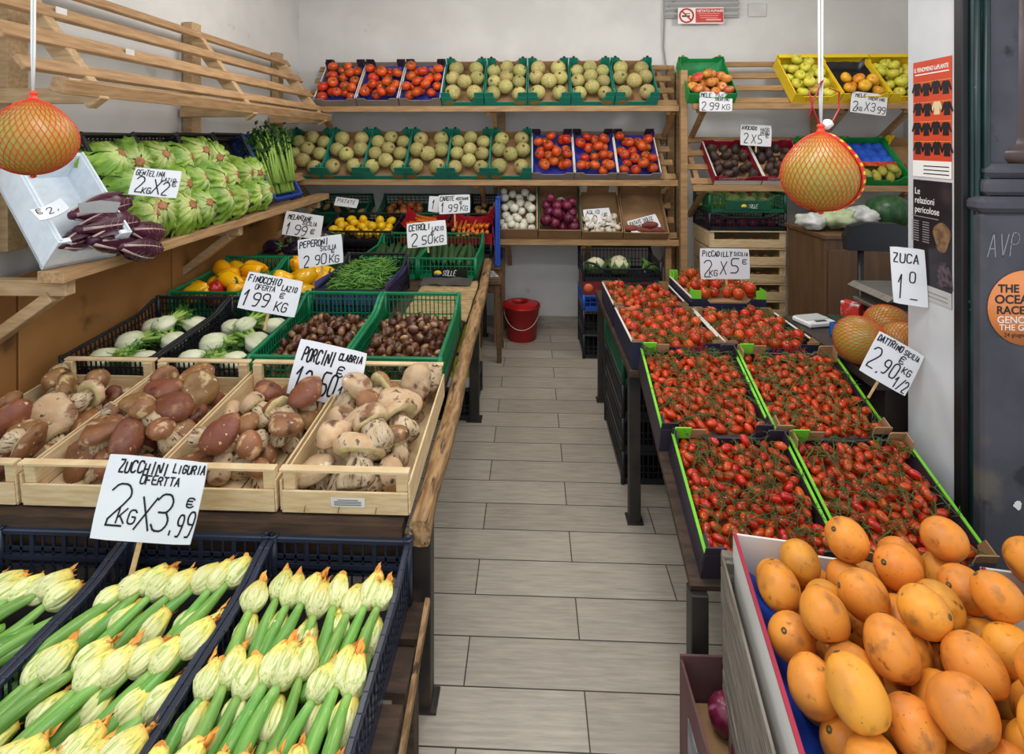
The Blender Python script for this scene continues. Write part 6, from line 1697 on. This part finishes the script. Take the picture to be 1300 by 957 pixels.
# ---------------------------------------------------------------- pomelos
def pomelo(M, label, Rr, hang=0.0, ribbon=False, stripe=False, nn=38):
    body, net, kn, ztp = pomelo_parts(Rr, nn=nn)
    r = thing('netted_pomelo', label, 'pomelo', M)
    put('fruit', body, POMS, r); put('red_net', net, POMN, r); put('net_knot', kn, POMN, r)
    if hang:
        f = MB()
        for dx in (-.006, .006): f.tube([(0, 0, ztp + .004), (dx * .6, 0, ztp + .12), (dx, .004, hang)], .0026, 6)
        put('string', f, mat('white_string', 'd8d8d6', rough=.6), r)
    if ribbon:
        f = MB(); f.tube([(0, 0, ztp + .01), (-.02, 0, ztp + .06), (-.028, 0, ztp + .1), (0.004, -.004, ztp + .13), (-.016, 0, ztp + .085), (-.03, 0, ztp + .035)], .0045, 5, flat=.25)
        f.tube([(0, 0, ztp + .01), (.03, 0, ztp + .03), (.045, 0, ztp + .06), (.045, 0, ztp + .1), (.02, 0, ztp + .11)], .004, 5, flat=.25)
        put('red_ribbon', f, mat('dark_red_ribbon', 'b02a35', rough=.4), r)
        f = MB(); f.lathe([(.004, 0), (.010, .006), (.013, .02), (.006, .026)], 10, M=T(.008, 0, ztp + .008) @ RY(.6)); put('string_knot', f, MATS['white_string'], r)
    if stripe:
        f, g = MB(), MB()
        def sp(t, o=.004):
            a = -1.05 + .35 * t
            th = pi * (1 - (.06 + .86 * t)); rr = Rr * math.sin(th) + o; z = -Rr * math.cos(th)
            k = smooth01(((th / pi) - .55) / .45)
            return Vector((rr * (1 - .12 * k) * math.cos(a), rr * (1 - .12 * k) * math.sin(a), z * (1 + .18 * k)))
        for i in range(24):
            p, q = sp(i / 24), sp((i + 1) / 24); f.bar(p, q + (q - p) * .1, .017, .002, up=(p + q).normalized())
        for i in range(12):
            p = sp((i + .5) / 12, .0055); q = sp((i + .5) / 12 + .03, .0055); g.bar(p, q, .011, .0015, up=(p + q).normalized())
        put('label_strip', f, mat('strip_red', 'd42a1c', rough=.35), r); put('strip_print', g, YELLOW_CARD, r)
    return r
pR = at(1042, 222, 1.29)
pomelo(T(*pR), 'netted pomelo hanging on white string before the right rack', .0895, hang=2.80 - pR.z, ribbon=True, stripe=True, nn=44)
pL = at(42, 178, 1.29)
pomelo(T(*pL) @ S(1.0, 1, .96), 'netted pomelo hanging on white string at left, before foam box', .0895, hang=(2.80 - pL.z) / .96, nn=40)
CZ = .80
pc = thing('shop_counter', 'dark brown shop counter running behind the right tomato trays', 'counter', T(1.9, 2.33, 0))
DBR = mat('dark_counter_laminate', '3a302b', '2f2723', ns=9, rough=.5, spots=('5a4a40', 8, .64, .74))
f = MB(); f.box((.0, 0, CZ - .02), (1.26, .72, .04), ch=.004); put('worktop', f, DBR, pc)
f = MB(); f.box((.02, 0, (CZ - .04) / 2), (1.2, .68, CZ - .042), ch=.004); put('body', f, DBR, pc)
for (u, v, Y, rr, lb, rz) in ((1091, 426, 2.12, .092, 'netted pomelo on dark counter, nearest and leftmost there', .4), (1126, 412, 2.30, .088, 'netted pomelo on dark counter, behind the nearest one', 1.7), (1146, 434, 2.13, .080, 'netted pomelo on dark counter, half hidden by white jamb', 2.5)):
    p = atY(u, v, Y); pomelo(T(p.x, p.y, CZ + rr) @ RZ(rz) @ RX(R(70)) , lb, rr, stripe=(rr > .09))

# things around the counter
t = thing('pocket_scale', 'flat white digital scale on dark counter', 'scale', T(1.365, 2.57, CZ) @ RZ(.25))
f = MB(); f.box((0, 0, .014), (.15, .12, .026), ch=.007); put('body', f, mat('white_plastic', 'dcdcda', rough=.35), t)
f = MB(); f.box((0, .012, .029), (.13, .075, .004), ch=.002); put('pan', f, mat('grey_pan', 'b9bab8', rough=.3), t)
f = MB(); f.box((0, -.042, .0275), (.06, .018, .002)); put('display', f, INK, t)
t = thing('blue_tray', 'blue cardboard tray holding white paper on dark counter', 'tray', T(1.46, 2.36, CZ) @ RZ(.12))
BLC = mat('blue_card', '1f66c8', '1a58b0', ns=4, rough=.5)
f = MB(); f.box((0, 0, .003), (.19, .15, .006)); put('base', f, BLC, t)
for (c_, d_, nm) in (((0, -.073, .03), (.19, .004, .06), 'front_wall'), ((0, .073, .03), (.19, .004, .06), 'back_wall'), ((-.093, 0, .03), (.004, .15, .06), 'side_wall'), ((.093, 0, .03), (.004, .15, .06), 'side_wall')):
    f = MB(); f.box(c_, d_); put(nm, f, BLC, t)
f = MB(); f.box((.03, .01, .03), (.11, .1, .045), ch=.003); tag(put('paper_pad', f, WHITE_CARD, M=T(1.46, 2.36, CZ + .004) @ RZ(.12)), 'white paper pad inside the blue tray', 'paper')
f = MB(); f.box((0, 0, .012), (.15, .1, .024), ch=.004); f.box((.02, 0, .026), (.09, .07, .006), ch=.002)
tag(put('dark_notebook', f, mat('dark_green_cover', '1f3a2a', rough=.4), M=T(1.53, 2.58, CZ) @ RZ(-.2)), 'dark green notebook on counter behind the white scale', 'notebook')
f = MB(); f.box((0, 0, .04), (.05, .09, .08), ch=.004); o = put('small_carton', f, mat('red_white_pack', 'c8342a', 'd8d0cc', ns=16, rough=.5, contrast=.9), M=T(1.60, 2.66, CZ) @ RZ(.5)); tag(o, 'small red and white packet standing on dark counter', 'packet')
STEEL = mat('brushed_steel', 'b5b3ae', 'a3a19c', ns=8, rough=.32, metal=.85, stretch=(1, 12, 1), spots=('8a8884', 5, .6, .8))
t = thing('steel_cabinet', 'low stainless steel cabinet standing on counter behind the pomelos', 'cabinet', T(1.99, 2.55, CZ))
f = MB(); f.box((0, 0, .075), (.70, .22, .15), ch=.004); put('body', f, mat('dark_steel', '4c4a48', rough=.4, metal=.6), t)
f = MB(); f.box((-.01, 0, .098), (.74, .25, .018), ch=.003); put('lower_rail', f, STEEL, t)
f = MB(); f.plate([(-.39, 0), (.37, 0), (.34, .02), (-.36, .02)], (0, -.15, .158), (1, 0, 0), (0, 0, 1), -.30); put('steel_top', f, STEEL, t)
t = thing('back_cabinet', 'brown wooden cabinet behind the counter by back wall', 'cabinet', T(2.36, 3.75, 0))
BRC = mat('brown_laminate', '6d5038', '5f452f', ns=4, rough=.5, stretch=(6, 6, 1))
f = MB(); f.box((0, 0, .52), (.86, .5, 1.04), ch=.004); put('body', f, BRC, t)
f = MB(); f.box((0, 0, 1.055), (.9, .54, .03), ch=.004); put('top', f, BRC, t)
for sx in (-1, 1):
    f = MB(); f.box((sx * .21, -.256, .5), (.40, .014, .94), ch=.003); d_ = put('door', f, BRC, t)
    f = MB(); f.tube([(sx * .04, -.275, .5), (sx * .04, -.275, .62)], .006, 8); put('handle', f, STEEL, d_)
def bag(u, v, Y, s, m, lb, seed, zfix=None):
    rg = random.Random(seed); p = atY(u, v, Y); f = MB()
    f.lathe(sph_prof(.11 * s, .06 * s, 14, .02, .98), 28, lambda q, an, t: q * (1 + .35 * noise.noise(q * 22 + Vector((seed, 0, 0))) + .15 * noise.noise(q * 50)))
    lo = min(q.z for q in f.v)
    tag(put('plastic_bag', f, m, M=T(p.x, p.y, (zfix if zfix else p.z) - lo)), lb, 'bag')
FILM = mat('white_film', 'cfd0cc', 'b4b6b0', ns=14, rough=.25, bump=.8, bs=22)
FILMG = mat('pale_green_film', 'b8c39a', 'a3b084', ns=14, rough=.25, bump=.8, bs=22)
bag(1030, 275, 3.68, .9, FILM, 'crumpled white plastic bags on left end of brown cabinet', 3, 1.07)
bag(1060, 272, 3.70, 1.15, FILMG, 'pale green filled bag in the middle of brown cabinet', 5, 1.07)
bag(1096, 266, 3.78, 1.1, FILM, 'white filled bag on brown cabinet behind the black display head', 8, 1.07)
f = MB(); p = atY(1128, 285, 3.75); f.lathe(sph_prof(.15, .12, 14, .01, .99), 26)
tag(put('watermelon', f, mat('watermelon_rind', '1f3d22', '2f5a30', ns=9, rough=.35, stretch=(4, 4, .5)), M=T(p.x, p.y, 1.07 + .12)), 'dark green watermelon on brown cabinet near the white jamb', 'watermelon')
t = thing('scale_display', 'black rounded scale display head on thin post behind counter', 'display', T(*atY(1118, 303, 2.95)) @ RZ(-.1))
f = MB(); f.plate([(-.17, -.07), (.17, -.07), (.18, .01), (.15, .065), (.08, .085), (-.08, .085), (-.15, .065), (-.18, .01)], (0, 0, 0), (1, 0, 0), (0, 0, 1), -.05); put('head', f, BLACK_PL, t)
f = MB(); zz = t.matrix_world.translation.z; f.tube([(-.09, .025, -.07), (-.085, .025, -zz + .0)], .016, 10); put('post', f, BLACK_PL, t)
f = MB(); f.box((-.085, .025, -zz + .012), (.3, .24, .024), ch=.004); put('foot', f, BLACK_PL, t)

# signs on the right rack and onion shelf
price_sign('MELE FUJI apple price sign hanging on front of green apple tray', 909, 129, 4.10, 42, 25, [('MELE', .05, .72, .2, .32, .045), ('FUJI', .5, .76, .14, .24, .035), ('TRENTINO', .46, .54, .14, .44, .035), ('2', .05, .06, .46, .18, .05), ('99', .3, .1, .34, .32, .05), ('KG', .68, .1, .26, .26, .04)], roll=1, tilt=4, seed=41)
price_sign('MELE apple price sign at 2 x 3.99 hanging on the yellow trays', 1103, 131, 4.05, 46, 27, [('MELE', .12, .74, .18, .3, .04), ('TRENTINO', .46, .66, .14, .48, .035), ('2', .06, .08, .5, .18, .05), ('KG', .18, .1, .18, .16, .04), ('X', .38, .12, .4, .16, .045), ('3', .56, .12, .42, .16, .045), ('99', .74, .06, .3, .24, .045)], roll=7, tilt=4, seed=42)
price_sign('AVOCADO price sign at 2 x 5 standing over the avocado trays', 960, 172, 4.24, 39, 27, [('AVOCADO', .04, .76, .17, .5, .04), ('HASS', .64, .72, .15, .3, .035), ('PERU', .64, .54, .15, .3, .035), ('2', .08, .1, .46, .18, .05), ('X', .34, .12, .4, .18, .045), ('5', .54, .12, .44, .18, .05), ('€', .8, .4, .2, .14, .035)], roll=3, tilt=8, stick=8, seed=43)
price_sign('AGLIO garlic price sign leaning inside the garlic tray', 759, 275, 4.32, 34, 24, [('AGLIO', .1, .68, .2, .5, .045), ('2,5', .3, .1, .44, .5, .05), ('€', .76, .5, .18, .14, .04)], roll=-5, tilt=35, seed=44)
price_sign('PATATE DOLCE sweet potato price sign in the last brown tray', 818, 284, 4.30, 40, 19, [('PATATE DOLCE', .05, .62, .24, .8, .05), ('AMERICANE', .2, .32, .22, .6, .045), ('€', .5, .05, .2, .12, .04)], roll=-16, tilt=35, seed=45)

# ---------------------------------------------------------------- light
w = bpy.data.worlds.new('street_sky'); bpy.context.scene.world = w; w.use_nodes = True
bg = w.node_tree.nodes['Background']; bg.inputs[0].default_value = (.84, .92, 1.0, 1); bg.inputs[1].default_value = 1.3
def area(name, loc, rot, sx, sy, power, col):
    l = bpy.data.lights.new(name, 'AREA'); l.shape = 'RECTANGLE'; l.size, l.size_y, l.energy, l.color = sx, sy, power, col
    o = bpy.data.objects.new(name, l); COL.objects.link(o); o.location = loc; o.rotation_euler = rot; return o
def bulb(loc, power):
    l = bpy.data.lights.new('ceiling_lamp', 'POINT'); l.energy, l.color, l.shadow_soft_size = power, (1, .975, .94), .16
    o = bpy.data.objects.new('ceiling_lamp', l); COL.objects.link(o); o.location = loc
for loc, p in (((-1.0, 3.1, 2.72), 20), ((.35, 3.3, 2.72), 22), ((1.9, 3.2, 2.72), 28), ((-.2, 2.1, 2.75), 22)): bulb(loc, p)
area('front_fill', (.1, .9, 2.75), (0, 0, 0), 1.8, .25, 24, (1, .98, .95))  # added fill light that brightens the entrance; no real fixture hangs here
sc = bpy.context.scene
sc.view_settings.view_transform = 'Standard'; sc.view_settings.look = 'None'
sc.view_settings.gamma = 1; sc.view_settings.use_curve_mapping = False
sc.view_settings.exposure = 0.0
